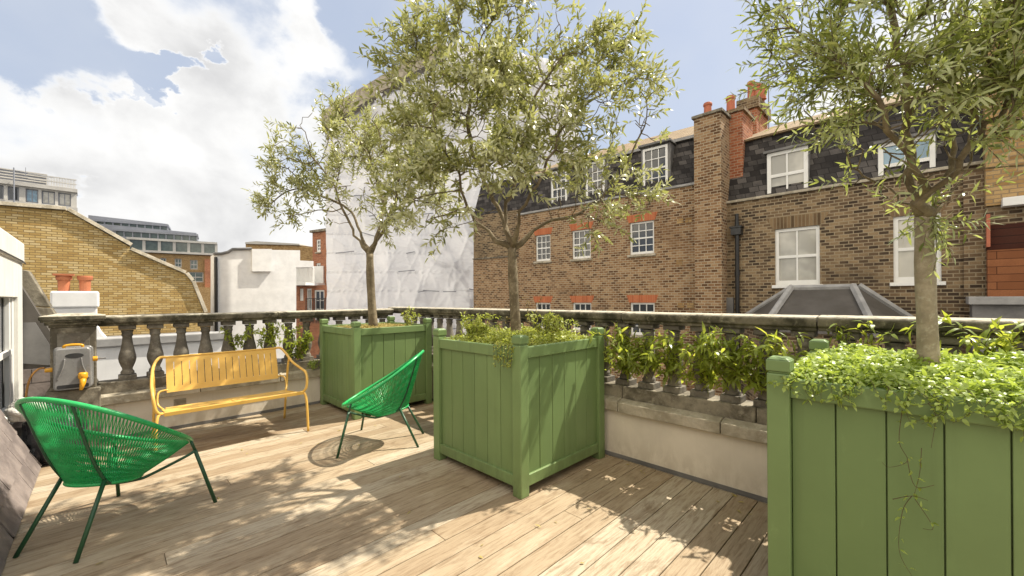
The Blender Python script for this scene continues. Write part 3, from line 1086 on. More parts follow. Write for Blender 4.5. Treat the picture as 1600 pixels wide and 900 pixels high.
# ------------------------------------------------------------------ green string chairs
def make_chair():
    """local +y is the way the sitter faces"""
    t = empty('string_chair')

    def rimp(a):
        # a = 0 front, pi back
        c, s = math.cos(a), math.sin(a)
        yy = 0.405 * c if c > 0 else 0.375 * c
        wid = 0.40 * (1.0 - 0.06 * c)
        zz = 0.64 - 0.255 * c + 0.012 * math.cos(2 * a)
        return Vector((wid * s, yy, zz))
    rim = [rimp(2 * math.pi * k / 64) for k in range(64)]

    def ringp(a):
        c, s = math.cos(a), math.sin(a)
        return Vector((0.165 * s, -0.045 + 0.175 * c, 0.325 - 0.035 * c))
    ring = [ringp(2 * math.pi * k / 40) for k in range(40)]
    b = MB()
    b.tube(rim, 0.0145, 10, closed=True)
    b.build('rim', M['chair_cord'], t, smooth=True)
    b = MB()
    b.tube(ring, 0.011, 8, closed=True)
    b.build('seat_ring', M['chair_cord'], t, smooth=True)
    b = MB()
    n = 150
    for k in range(n):
        a = 2 * math.pi * (k + 0.5) / n
        for tw in (-0.16, 0.16):
            p, q = rimp(a), ringp(a + tw)
            mid = (p + q) / 2 + Vector((0, 0, -0.006))
            b.tube([p, mid, q], 0.0025, 4, False)
    for k in range(26):
        x = -0.155 + 0.31 * k / 25
        hy = 0.175 * math.sqrt(max(0, 1 - (x / 0.165) ** 2))
        b.tube([(x, -0.045 - hy, 0.325 + 0.035 * hy / 0.175), (x, -0.045, 0.312), (x, -0.045 + hy, 0.325 - 0.035 * hy / 0.175)], 0.0045, 4, False)
    b.build('cords', M['chair_cord'], t, smooth=True)
    # legs
    legs = [((0.40, 0.35, 0), (0.325, 0.265, 0.40)), ((-0.40, 0.35, 0), (-0.325, 0.265, 0.40)),
            ((0.20, -0.35, 0), (0.150, -0.165, 0.375)), ((-0.20, -0.35, 0), (-0.150, -0.165, 0.375))]
    for foot, top in legs:
        b = MB()
        b.tube([foot, top], 0.0115, 10)
        b.build('leg', M['chair_leg'], t, smooth=True)
    b = MB()
    for s in (-1, 1):
        b.tube(smooth_path([(s * 0.325, 0.265, 0.40), (s * 0.30, 0.22, 0.375), (s * 0.16, 0.10, 0.295), (s * 0.13, 0.04, 0.287), (s * 0.145, -0.12, 0.335),
                            (s * 0.150, -0.165, 0.375)], 5), 0.0095, 8)
        bk = [rimp(math.pi - s * 0.42)]
        b.tube(smooth_path([(s * 0.150, -0.165, 0.375), (s * 0.158, -0.235, 0.53), bk[0]], 5), 0.0085, 8)
        b.tube([(s * 0.325, 0.265, 0.40), rimp(s * math.radians(52))], 0.0095, 8)
    b.tube([(-0.13, 0.04, 0.287), (0.13, 0.04, 0.287)], 0.008, 8)
    b.build('frame', M['chair_leg'], t, smooth=True)
    return t


ch = make_chair()
ch.location = (0.035, 3.68, 0)
ch.rotation_euler = (0, 0, math.atan2(0.61, 0.79) - math.pi / 2)
tag(ch, 'green string chair with its back turned, standing close beside the slate slope', 'chair', 'green string chairs on the deck')
ch2 = copy_tree(ch)
ch2.location = (2.015, 3.84, 0)
ch2.rotation_euler = (0, 0, math.atan2(0.64, -0.77) - math.pi / 2)
tag(ch2, 'green string chair seen from the side in front of the far corner planter', 'chair', 'green string chairs on the deck')

# ------------------------------------------------------------------ yellow bench
bench = empty('bench', (0.955, 5.1, 0), 0, 'yellow slatted steel bench with curved tube armrests', 'bench')


def bl(x, y, z):
    return (x - 0.955, y - 5.1, z)


# seat: longitudinal slats, slightly dished, wider at the front
b = MB()
ns = 7
for i in range(ns):
    f0, f1 = i / ns + 0.004, (i + 1) / ns - 0.004
    y0, y1 = 4.80 + 0.46 * f0, 4.80 + 0.46 * f1
    dip = lambda f: 0.445 - 0.055 * math.sin(math.pi * f * 0.62) - (0.02 * max(0, 0.14 - f) / 0.14)
    xa, xb = 0.375 + 0.05 * f0, 1.545 - 0.05 * f0
    z0, z1 = dip(f0), dip(f1)
    th = 0.006
    b.hexa([bl(xa, y0, z0 - th), bl(xb, y0, z0 - th), bl(xb, y1, z1 - th), bl(xa, y1, z1 - th)], [bl(xa, y0, z0), bl(xb, y0, z0), bl(xb, y1, z1), bl(xa, y1, z1)])
b.hexa([bl(.375, 4.797, .405), bl(1.545, 4.797, .405), bl(1.545, 4.80, .405), bl(.375, 4.80, .405)], [bl(.375, 4.794, .44), bl(1.545, 4.794, .44), bl(1.545, 4.7995, .445), bl(.375, 4.7995, .445)])
for x in (0.40, 0.955, 1.51):
    b.hexa([bl(x - .012, 4.81, .41), bl(x + .012, 4.81, .41), bl(x + .012, 5.25, .375), bl(x - .012, 5.25, .375)],
           [bl(x - .012, 4.81, .432), bl(x + .012, 4.81, .432), bl(x + .012, 5.25, .383), bl(x - .012, 5.25, .383)])
b.build('seat', M['yellow'], bench, bevel=0.002, seg=1)
# backrest: plate with vertical slots
b = MB()
x0, x1 = 0.44, 1.45
zb0, zb1 = 0.52, 0.865
yb = lambda z: 5.36 + 0.10 * (z - zb0) / (zb1 - zb0)


def plate(xa, xb, za, zb):
    b.hexa([bl(xa, yb(za), za), bl(xb, yb(za), za), bl(xb, yb(za) + .005, za), bl(xa, yb(za) + .005, za)],
           [bl(xa, yb(zb), zb), bl(xb, yb(zb), zb), bl(xb, yb(zb) + .005, zb), bl(xa, yb(zb) + .005, zb)])


nsl = 15
plate(x0, x1, zb0, zb0 + 0.055)
plate(x0, x1, zb1 - 0.05, zb1)
for i in range(nsl + 1):
    a = x0 + (x1 - x0) * i / (nsl + 1)
    c = x0 + (x1 - x0) * (i + 1) / (nsl + 1)
    plate(a + (0.003 if i else 0), c - (0.003 if i < nsl else 0), zb0 + 0.0552, zb1 - 0.0502)
b.tube([bl(x0, 5.462, 0.868), bl(x1, 5.462, 0.868)], 0.010, 8)
b.build('backrest', M['yellow'], bench)
for s, xe in ((-1, 0.44), (1, 1.45)):
    o_ = lambda dx, y, z: bl(xe + s * dx, y, z)
    b = MB()
    b.tube(smooth_path([o_(0, 5.462, .868), o_(.05, 5.455, .865), o_(.095, 5.40, .80), o_(.118, 5.25, .715), o_(.135, 5.02, .665), o_(.14, 4.88, .64),
                        o_(.138, 4.815, .575), o_(.125, 4.80, .48), o_(.10, 4.815, .435), o_(.075, 4.84, .425)], 6), 0.0135, 10)
    b.build('armrest', M['yellow'], bench, smooth=True)
    b = MB()
    b.tube(smooth_path([o_(.095, 4.82, .43), o_(.112, 4.80, .40), o_(.122, 4.78, .30), o_(.130, 4.765, .0)], 5), 0.0125, 10)
    b.build('leg', M['yellow'], bench, smooth=True)
    b = MB()
    b.tube(smooth_path([o_(.108, 5.33, .755), o_(.100, 5.36, .62), o_(.095, 5.40, .40), o_(.10, 5.50, .0)], 5), 0.0125, 10)
    b.build('leg', M['yellow'], bench, smooth=True)
    b = MB()
    b.tube(smooth_path([o_(-.01, 5.372, .545), o_(.045, 5.37, .54), o_(.07, 5.35, .51), o_(.072, 5.31, .42), o_(.03, 5.24, .375)], 5), 0.009, 8)
    b.build('bracket', M['yellow'], bench, smooth=True)

# ------------------------------------------------------------------ hose reel on the pier
reel = empty('hose_reel', (-0.215, 5.885, 0.80), 0, 'grey wall mounted hose reel box with yellow handles and nozzle', 'hose reel')


def rrect(w, h, r, n=5):
    pts = []
    for (cx, cz, a0) in ((w - r, h - r, 0), (-w + r, h - r, 90), (-w + r, -h + r, 180), (w - r, -h + r, 270)):
        for k in range(n + 1):
            a = R(a0 + 90 * k / n)
            pts.append((cx + r * math.cos(a), cz + r * math.sin(a)))
    return pts


b = MB()
b.prism(rrect(0.135, 0.205, 0.035), lambda u, v, w: (u, w, v), -0.03, 0.0)
b.prism(rrect(0.128, 0.198, 0.035), lambda u, v, w: (u * (1 - 0.35 * max(0, v)), w, v), -0.15, -0.0305)
b.build('body', M['plastic_grey'], reel, bevel=0.012, seg=3)
b = MB()
b.prism([(0.062 * math.cos(a * math.pi / 10), 0.024 * math.sin(a * math.pi / 10)) for a in range(20)], lambda u, v, w: (u + .01, w, v + 0.125), -0.1515, -0.149)
b.build('dark_slot', M['plastic_dark'], reel)
b = MB()
b.prism(rrect(0.105, 0.018, 0.012), lambda u, v, w: (u, w, v - 0.165), -0.1515, -0.149)
b.build('dark_slot', M['plastic_dark'], reel)
b = MB()
for s in (-1, 1):
    b.tube(smooth_path([(s * 0.055, -0.152, 0.10), (s * 0.065, -0.156, 0.02), (s * 0.105, -0.152, -0.10)], 6), 0.006, 6)
b.build('moulded_rib', M['plastic_grey'], reel, smooth=True)
b = MB()
b.tube(smooth_path([(-0.06, -0.07, 0.195), (-0.058, -0.075, 0.218), (0.0, -0.075, 0.226), (0.058, -0.075, 0.218), (0.06, -0.07, 0.195)], 5), 0.012, 8)
b.build('carry_handle', M['plastic_yellow'], reel, smooth=True)
b = MB()
b.lathe([(0.03, 0), (0.034, 0.01), (0.034, 0.05), (0.026, 0.06)], (0, 0, 0), 10)
b.tube([(0, 0, 0.01), (0.0, -0.035, -0.035), (-0.012, -0.055, -0.10)], [0.026, 0.022, 0.012], 10)
b.build('nozzle', M['plastic_yellow'], reel, smooth=True, loc=(0.066, -0.175, -0.10))
b = MB()
b.tube([(0.13, -0.08, 0.075), (0.165, -0.08, 0.075)], 0.024, 12)
b.build('knob', M['plastic_yellow'], reel, bevel=0.004)
b = MB()
b.tube([(0.165, -0.08, 0.075), (0.225, -0.08, 0.075)], 0.008, 8)
b.build('crank', M['plastic_grey'], reel)
b = MB()
b.tube([(-0.135, -0.08, 0.0), (-0.185, -0.085, 0.0)], [0.022, 0.018], 12)
b.build('connector', M['plastic_yellow'], reel, bevel=0.003)
hz = MB()
hp = [P(70, 575, 3.86), P(60, 577, 3.85), P(49, 588, 3.82), P(42, 610, 3.80), P(40, 645, 3.78), P(42, 676, 3.76), P(50, 697, 3.75), P(64, 706, 3.74), P(82, 708, 3.73), P(110, 706, 3.75)]
hz.tube(smooth_path(hp, 6), 0.0085, 8)
tag(hz.build('garden_hose', M['hose'], smooth=True), 'thin orange garden hose looping down from the hose reel', 'hose')

# ------------------------------------------------------------------ slate slope and dormer on the left
house = empty('mansard_house', (-0.40, 3.0, 0), 0, 'slate mansard slope of the own house rising beside the deck, with a white dormer', 'house')
sl = math.tan(R(22))


def mz(z, off=0.0):          # x of the slope surface at height z (local to house)
    return -z * sl + off


b = MB()
b.prism([(0.0, -0.35), (mz(2.6), 2.6), (mz(2.6) - 2.5, 2.6), (-2.5, -0.35)], lambda u, v, w: (u - 0.035, w, v), 2.42, -5.0)
b.build('roof_core', M['bag'], house)
b = MB()
rh, sw = 0.175, 0.30
nrow = 12
for r_ in range(nrow):
    z0 = 0.012 + r_ * rh * math.cos(R(22))
    z1 = z0 + rh * math.cos(R(22)) * 1.35
    yy = -4.8 + (sw / 2 if r_ % 2 else 0)
    while yy < 2.40:
        y1 = min(yy + sw - 0.005, 2.42)
        lift = random.uniform(0.0, 0.007)
        o1 = 0.008 + lift
        j = random.uniform(-0.008, 0.008)
        b.hexa([(mz(z0) + o1 - .008, yy, z0 + j), (mz(z0) + o1, yy, z0 + j), (mz(z0) + o1, y1, z0 + j), (mz(z0) + o1 - .008, y1, z0 + j)],
               [(mz(z1) - .012, yy, z1), (mz(z1) - .004, yy, z1), (mz(z1) - .004, y1, z1), (mz(z1) - .012, y1, z1)])
        yy += sw
b.build('slates', M['roofslate_left'], house)
# dormer: front face X = const looking over the terrace
dx = -0.62 + 0.40
yA, yB = 1.55, 3.80          # local y (world 4.55..6.8)
zA, zB = 0.30, 2.07
b = MB()
b.box(dx - 1.2, dx - 0.09, yA, yB, zA, zB - .1)
b.build('dormer_core', M['oldwhite'], house)
fx = dx
b = MB()
b.box(fx - 0.085, fx, yB - 0.30, yB, zA, zB - 0.22)
b.box(fx - 0.085, fx, yA, yA + 0.3, zA, zB - 0.22)
b.box(fx - 0.085, fx, yA + .3005, yB - .3005, zB - 0.58, zB - 0.22)
b.box(fx - 0.085, fx + 0.01, yA + .3005, yB - .3005, zA, zA + 0.12)
b.build('dormer_surround', M['oldwhite'], house, bevel=0.006)
b = MB()
b.box(fx - 1.2, fx + 0.015, yA - 0.05, yB + 0.012, zB - 0.218, zB)
b.build('dormer_cornice', M['oldwhite'], house, bevel=0.015)
b = MB()
b.tube([(fx + 0.02, yA - .03, zB - 0.195), (fx + 0.02, yB - 0.2, zB - 0.20), (fx + 0.021, yB + 0.01, zB - 0.215)], 0.006, 6)
b.build('cable', M['black'], house)
w0 = MB()
ya, ybb, za, zb = yA + .3005, yB - .3005, zA + .12, zB - .58
w0.box(fx - 0.075, fx - 0.03, ybb - 0.09, ybb - .001, za, zb - .001)
w0.box(fx - 0.075, fx - 0.03, ya + .001, ya + 0.09, za, zb - .001)
w0.box(fx - 0.07, fx - 0.035, (ya + ybb) / 2 - .05, (ya + ybb) / 2 + .05, za, zb - .001)
w0.box(fx - 0.07, fx - 0.035, ybb - 0.22, ybb - 0.15, za, zb - .001)
w0.box(fx - 0.071, fx - 0.034, ya + .09, ybb - .09, za + .5, za + .55)
win = w0.build('window', M['frame'], house, bevel=0.004)
b = MB()
b.box(fx - 0.085, fx - 0.076, ya, ybb, za, zb)
b.build('pane', M['glass'], win)
# the verge beyond the dormer: coping following the slope
b = MB()
b.prism([(mz(-.6), -.6), (mz(1.75), 1.75), (mz(1.75) - 2.0, 1.75), (mz(-.6) - 2.0, -.6)], lambda u, v, w: (u + 0.42, w, v), 4.0, 3.83)
b.build('roof_core', M['lead_dark'], house)
b = MB()
b.prism([(mz(.72) + .36, .72), (mz(1.22) + .36, 1.22), (mz(1.22) + .12, 1.22), (mz(.72) - .02, .80)], lambda u, v, w: (u, w, v), 3.829, 3.815)
b.build('lead_flashing', M['lead'], house)
b = MB()
for r_ in range(4):
    z0 = .10 + r_ * .155
    for k in range(3):
        x0_ = mz(z0) + .38 - k * .215 - (.1 if r_ % 2 else 0)
        b.box(x0_ - .21, x0_, 3.815 - .004 * r_ - .002 * (k % 2), 3.828, z0, z0 + .15)
b.build('hung_slates', M['roofslate_left'], house)
b = MB()
for i in range(5):
    z0, z1 = -0.3 + i * .42, -0.3 + (i + 1) * .42 - .008
    b.prism([(mz(z0) + .05, z0), (mz(z1) + .05, z1), (mz(z1) - .12, z1 + .02), (mz(z0) - .12, z0 + .02)], lambda u, v, w: (u + .48, w, v), 4.24, 4.0)
b.build('verge_coping', M['stone'], house, bevel=0.01)
b = MB()
for r_ in range(4):
    for k in range(1):
        yy = 3.83 - k
        z0 = 0.10 + r_ * 0.16
        m0, m1 = mz(z0) + .44, mz(z0 + .19) + .43
        b.hexa([(m0, yy, z0), (m0 + .010, yy, z0), (m0 + .010, yy + .16, z0), (m0, yy + .16, z0)],
               [(m1, yy, z0 + .19), (m1 + .008, yy, z0 + .19), (m1 + .008, yy + .16, z0 + .19), (m1, yy + .16, z0 + .19)])
b.build('slates', M['roofslate_left'], house)


def crumple(name, loc, sx, sy, sz, mat, seed, label, cat):
    bm = bmesh.new()
    bmesh.ops.create_icosphere(bm, subdivisions=4, radius=1)
    rnd = np.random.default_rng(seed)
    ph = rnd.normal(size=(9, 3)) * 2.6
    for v in bm.verts:
        n = v.co.copy()
        k = sum(abs(math.sin(n.dot(Vector(p)) + i)) * 0.16 / (1 + i * 0.15) for i, p in enumerate(ph))
        r_ = 0.55 + k * 0.6
        v.co = Vector((n.x * sx * r_, n.y * sy * r_, max(-0.9, n.z) * sz * r_ + sz * 0.62))
        if v.co.z < 0.002:
            v.co.z = 0.002
    me = bpy.data.meshes.new(name)
    bm.to_mesh(me)
    bm.free()
    me.materials.append(mat)
    o = bpy.data.objects.new(name, me)
    COL.objects.link(o)
    o.location = loc
    return tag(o, label, cat)


crumple('plastic_sheet', (-0.33, 5.62, 0.0), 0.22, 0.26, 0.34, M['bag'], 3, 'crumpled black plastic sheet heaped at the foot of the stone pier', 'sheet')
crumple('cloth_bundle', (-0.48, 5.52, 0.42), 0.13, 0.15, 0.12, M['cloth'], 8, 'pale crumpled cloth bundle lying on top of the black plastic sheet', 'cloth')


# ------------------------------------------------------------------ ground cover and climbers
def scatter_cover(name, cx, cy, half, z0, mound, n, L, W, mat, label, seed, tuft=0.06, spill=0.04, front_bias=0.0):
    rng = np.random.default_rng(seed)
    u = rng.uniform(-1, 1, (n, 2))
    ph = rng.uniform(0, 6.28, 8)
    e = np.maximum(np.abs(u[:, 0]), np.abs(u[:, 1]))
    lump = (np.sin(u[:, 0] * 5 + ph[0]) * np.cos(u[:, 1] * 6 + ph[1]) + 0.6 * np.sin(u[:, 0] * 11 + u[:, 1] * 9 + ph[2]))
    z = z0 + mound * (1 - e ** 4 * 0.75) * (0.75 + 0.25 * lump) + rng.uniform(-tuft, tuft * 0.35, n)
    x = cx + u[:, 0] * half + rng.normal(0, spill * 0.3, n)
    y = cy + u[:, 1] * half + rng.normal(0, spill * 0.3, n)
    base = np.stack([x, y, z], 1)
    d = rng.normal(0, 1, (n, 3))
    d[:, 2] = np.abs(d[:, 2]) * 0.55 + 0.05
    nr = rng.normal(0, 0.5, (n, 3)) + np.array([0, 0, 1.0])
    o = leaf_mesh(name, base, d, nr, L * rng.uniform(0.6, 1.3, n), W * rng.uniform(0.7, 1.25, n), mat, None, 0.15, 0.12)
    return tag(o, label, 'ground cover', kind='stuff')


scatter_cover('ground_cover', PC[2][0], PC[2][1], 0.515, 1.06, 0.10, 17000, 0.030, 0.016, M['cover'],
              'bright green small leaved ground cover filling the planter closest to the viewer', 31)
scatter_cover('ground_cover', PC[1][0], PC[1][1], 0.475, 1.05, 0.105, 9500, 0.030, 0.014, M['herb'],
              'yellow green herbs and weeds filling the middle planter', 32)
scatter_cover('ground_cover', PC[0][0], PC[0][1], 0.47, 1.045, 0.035, 7000, 0.024, 0.008, M['moss'],
              'dry yellowish moss covering the soil of the far corner planter', 33, tuft=0.03)


def plant(name, stems, leafL, leafW, mat, label, cat, seed, per=0.022, spread=0.9, stem_r=0.0022, group=None, droop=0.22, whorl=2, loc=None):
    """one plant: stems (polylines) and leaves in pairs along them"""
    rng = np.random.default_rng(seed)
    root = empty(name, loc or stems[0][0], 0, label, cat, group)
    o = Vector(root.location)
    b = MB()
    LB, LD, LN = [], [], []
    for st in stems:
        pts = smooth_path([Vector(p) - o for p in st], 5)
        b.tube(pts, [stem_r * (1.1 - 0.6 * i / len(pts)) for i in range(len(pts))], 4)
        acc = 0
        for a, c in zip(pts[:-1], pts[1:]):
            acc += (c - a).length
            while acc > per:
                acc -= per * rng.uniform(0.7, 1.3)
                fw = np.array((c - a).normalized())
                for k in range(whorl):
                    d = fw * 0.35 + rng.normal(0, 1, 3) * spread
                    d /= np.linalg.norm(d)
                    LB.append(np.array(a) + rng.normal(0, 0.003, 3))
                    LD.append(d)
                    LN.append(np.array([0, 0, 1.0]) + rng.normal(0, 0.45, 3))
    b.build('stems', M['stem'], root, smooth=True)
    k = len(LB)
    leaf_mesh('leaves', np.array(LB), np.array(LD), np.array(LN), leafL * rng.uniform(0.6, 1.25, k), leafW * rng.uniform(0.7, 1.2, k), mat, root, 0.18, droop)
    return root


def bushy_stems(cx, cy, z0, hgt, n, rx, ry, rng, lean=(0, 0)):
    out = []
    for i in range(n):
        a = Vector((cx + rng.normal(0, rx * .35), cy + rng.normal(0, ry * .35), z0))
        hh = hgt * rng.uniform(0.45, 1.05)
        tip = a + Vector((rng.normal(0, rx * .75) + lean[0], rng.normal(0, ry * .75) + lean[1], hh))
        mid = a.lerp(tip, 0.55) + Vector((rng.normal(0, .03), rng.normal(0, .03), 0.05))
        out.append([a, mid, tip, tip + Vector((rng.normal(0, .05) + lean[0] * .4, rng.normal(0, .06), rng.uniform(-.09, .0)))])
    return out


rg = np.random.default_rng(77)
# climbers on the right balustrade between the middle and the near planter
for i, (yy, hh, n, lab) in enumerate([
        (1.86, 0.50, 15, 'leafy climber on the balustrade touching the side of the middle planter'),
        (1.55, 0.46, 15, 'leafy climber, next along the balustrade from the middle planter'),
        (1.27, 0.50, 15, 'leafy climber halfway between the middle planter and the nearest planter'),
        (0.98, 0.48, 15, 'leafy climber with drooping leaves short of the nearest planter'),
        (0.66, 0.46, 9, 'leafy climber right behind the corner post of the nearest planter')]):
    st = bushy_stems(3.35, yy, 0.76 + 0.04 * (i % 2), hh * 0.78, n, 0.10, 0.38, rg, (-0.10, 0))
    plant('climbing_plant', st, 0.085, 0.022, M['climber'], lab, 'climber', 100 + i, 0.040, 0.9, group='climbers along the right balustrade', whorl=3, droop=0.35)
# behind the near planter
st = bushy_stems(3.30, 0.28, 0.95, 0.36, 7, 0.05, 0.10, rg, (-0.02, 0))
plant('climbing_plant', st, 0.075, 0.018, M['climber'], 'sparse climber showing above the foliage at the rear of the nearest planter', 'climber', 120, 0.035, 0.9,
      group='climbers along the right balustrade', whorl=2, droop=0.35)
st = bushy_stems(3.22, -0.33, 0.98, 0.34, 12, 0.08, 0.16, rg, (-0.03, 0))
plant('climbing_plant', st, 0.075, 0.018, M['climber'], 'bushy climber right of the pale olive trunk behind the nearest planter', 'climber', 121, 0.03, 0.9,
      group='climbers along the right balustrade', whorl=3, droop=0.3)
# on the far balustrade by the corner planter
for i, (px, py, n, hh, lab) in enumerate([(372, 545, 7, 0.25, 'thin flowering climber sprawling between balusters above the middle of the bench'),
                                          (415, 545, 9, 0.27, 'leafy climber between balusters above the right end of the bench'),
                                          (462, 560, 15, 0.42, 'bushy climber between balusters beside the far corner planter')]):
    t_ = (px - 800) / F
    xx = 6.0 * (1 + t_) / (1 - t_)
    st = bushy_stems(xx, 6.02, 0.86 if i < 2 else 0.66, hh, n, 0.13, 0.05, rg, (0, -0.03))
    plant('climbing_plant', st, 0.062, 0.022, M['climber'], lab, 'climber', 130 + i, 0.032, 0.9, group='climbers along the far balustrade', whorl=3, droop=0.25)
st = bushy_stems(2.02, 5.90, 0.50, 0.10, 8, 0.09, 0.03, rg, (0, -0.02))
plant('creeping_weed', st, 0.03, 0.016, M['cover'], 'low green weed creeping on the stone ledge beside the far corner planter', 'weed', 140, 0.02, 1.0)
# tall sprigs in the planters
st = bushy_stems(2.98, 5.02, 1.05, 0.26, 8, 0.06, 0.10, rg)
plant('herb_sprig', st, 0.04, 0.016, M['herb'], 'yellow green sprig standing in the far corner planter near its right post', 'sprig', 141, 0.02, 0.9)
st = bushy_stems(2.40, 2.86, 1.08, 0.22, 26, 0.10, 0.12, rg)
plant('herb_sprig', st, 0.042, 0.014, M['herb'], 'feathery yellow green weed clump left of the trunk in the middle planter', 'sprig', 142, 0.017, 0.9)
st = bushy_stems(2.84, 2.36, 1.08, 0.22, 22, 0.12, 0.12, rg)
plant('herb_sprig', st, 0.040, 0.014, M['herb'], 'feathery yellow green weed clump right of the trunk in the middle planter', 'sprig', 143, 0.017, 0.9)
st = bushy_stems(2.90, 2.75, 1.05, 0.40, 7, 0.16, 0.2, rg)
plant('dry_stalk', st, 0.02, 0.006, M['moss'], 'thin brown dry stalks standing behind the trunk in the middle planter', 'stalks', 144, 0.03, 0.8)
st = [[(2.20, 2.35 - .03 * k, 1.10), (2.10, 2.30 - .04 * k, 1.09), (2.085, 2.28 - .035 * k, 1.02 - .015 * k), (2.08, 2.26 - .03 * k, .93 + .03 * (k % 3))] for k in range(6)]
plant('trailing_plant', st, 0.026, 0.013, M['herb'], 'small weed spilling over the front rail of the middle planter', 'trailing plant', 145, 0.016, 1.0)
# trailing stems over the near planter's front
for k in range(26):
    pass
st = []
for k in range(34):
    yy = 0.42 - 0.024 * k * 1.0 + rg.normal(0, .01)
    dn = rg.uniform(0.02, 0.11)
    st.append([(2.22, yy + .02, 1.12), (2.115, yy, 1.105), (2.088, yy + rg.normal(0, .02), 1.085 - dn * .5), (2.082, yy + rg.normal(0, .03), 1.08 - dn)])
plant('trailing_plant', st, 0.026, 0.013, M['cover'], 'fringe of small leaves spilling over the top rail of the nearest planter', 'trailing plant', 146, 0.014, 1.0, 0.0011)


def onp3(px, py):
    r_ = ray(px, py)
    return Vector((0, 0, H)) + r_ * ((2.088) / r_.x)


st = [[onp3(1410, 640), onp3(1405, 690), onp3(1418, 720), onp3(1390, 730), onp3(1378, 722)], [onp3(1450, 630), onp3(1462, 650), onp3(1455, 700)],
      [onp3(1418, 720), onp3(1430, 760), onp3(1460, 758)], [onp3(1425, 775), onp3(1410, 800), onp3(1405, 860), onp3(1425, 900)],
      [onp3(1395, 780), onp3(1425, 775), onp3(1450, 782)], [onp3(1430, 780), onp3(1458, 824), onp3(1442, 826)], [onp3(1440, 700), onp3(1437, 740), onp3(1428, 775)]]
plant('trailing_vine', st, 0.024, 0.009, M['cover'], 'thin bare brown vine tendrils hanging down the boards of the nearest planter', 'vine', 147, 0.055, 0.9, 0.0014, whorl=2)
st = []
for k in range(5):
    xx = 3.05 + 0.05 * k
    st.append([(3.2, 0.62 - .02 * k, 1.0), (3.17, 0.585 + rg.normal(0, .02), .8), (3.15, 0.57 + rg.normal(0, .03), .55), (3.12, 0.56 + rg.normal(0, .03), .28), (3.1, .56 + rg.normal(0, .02), .04 + .06 * k)])
plant('trailing_vine', st, 0.030, 0.011, M['climber'], 'dry trailing vine hanging beside the corner post of the nearest planter', 'vine', 148, 0.05, 1.0, 0.0022)


# a few dry leaves blown over the boards
rl = np.random.default_rng(55)
n = 70
bx = rl.uniform(-0.2, 3.2, n)
by = rl.uniform(0.7, 5.85, n)
edge = rl.random(n) < 0.55
bx[edge] = 3.24 - np.abs(rl.normal(0, 0.12, edge.sum()))
fl0 = leaf_mesh('fallen_leaves', np.stack([bx, by, rl.uniform(0.003, 0.006, n)], 1), np.concatenate([rl.normal(0, 1, (n, 2)), rl.uniform(0, .12, (n, 1))], 1),
                np.tile([0, 0, 1.0], (n, 1)) + rl.normal(0, .15, (n, 3)), rl.uniform(.025, .05, n), rl.uniform(.008, .016, n), M['moss'], None, 0.2, 0.05)
tag(fl0, 'small dry fallen leaves scattered over the deck boards', 'fallen leaves', kind='stuff')

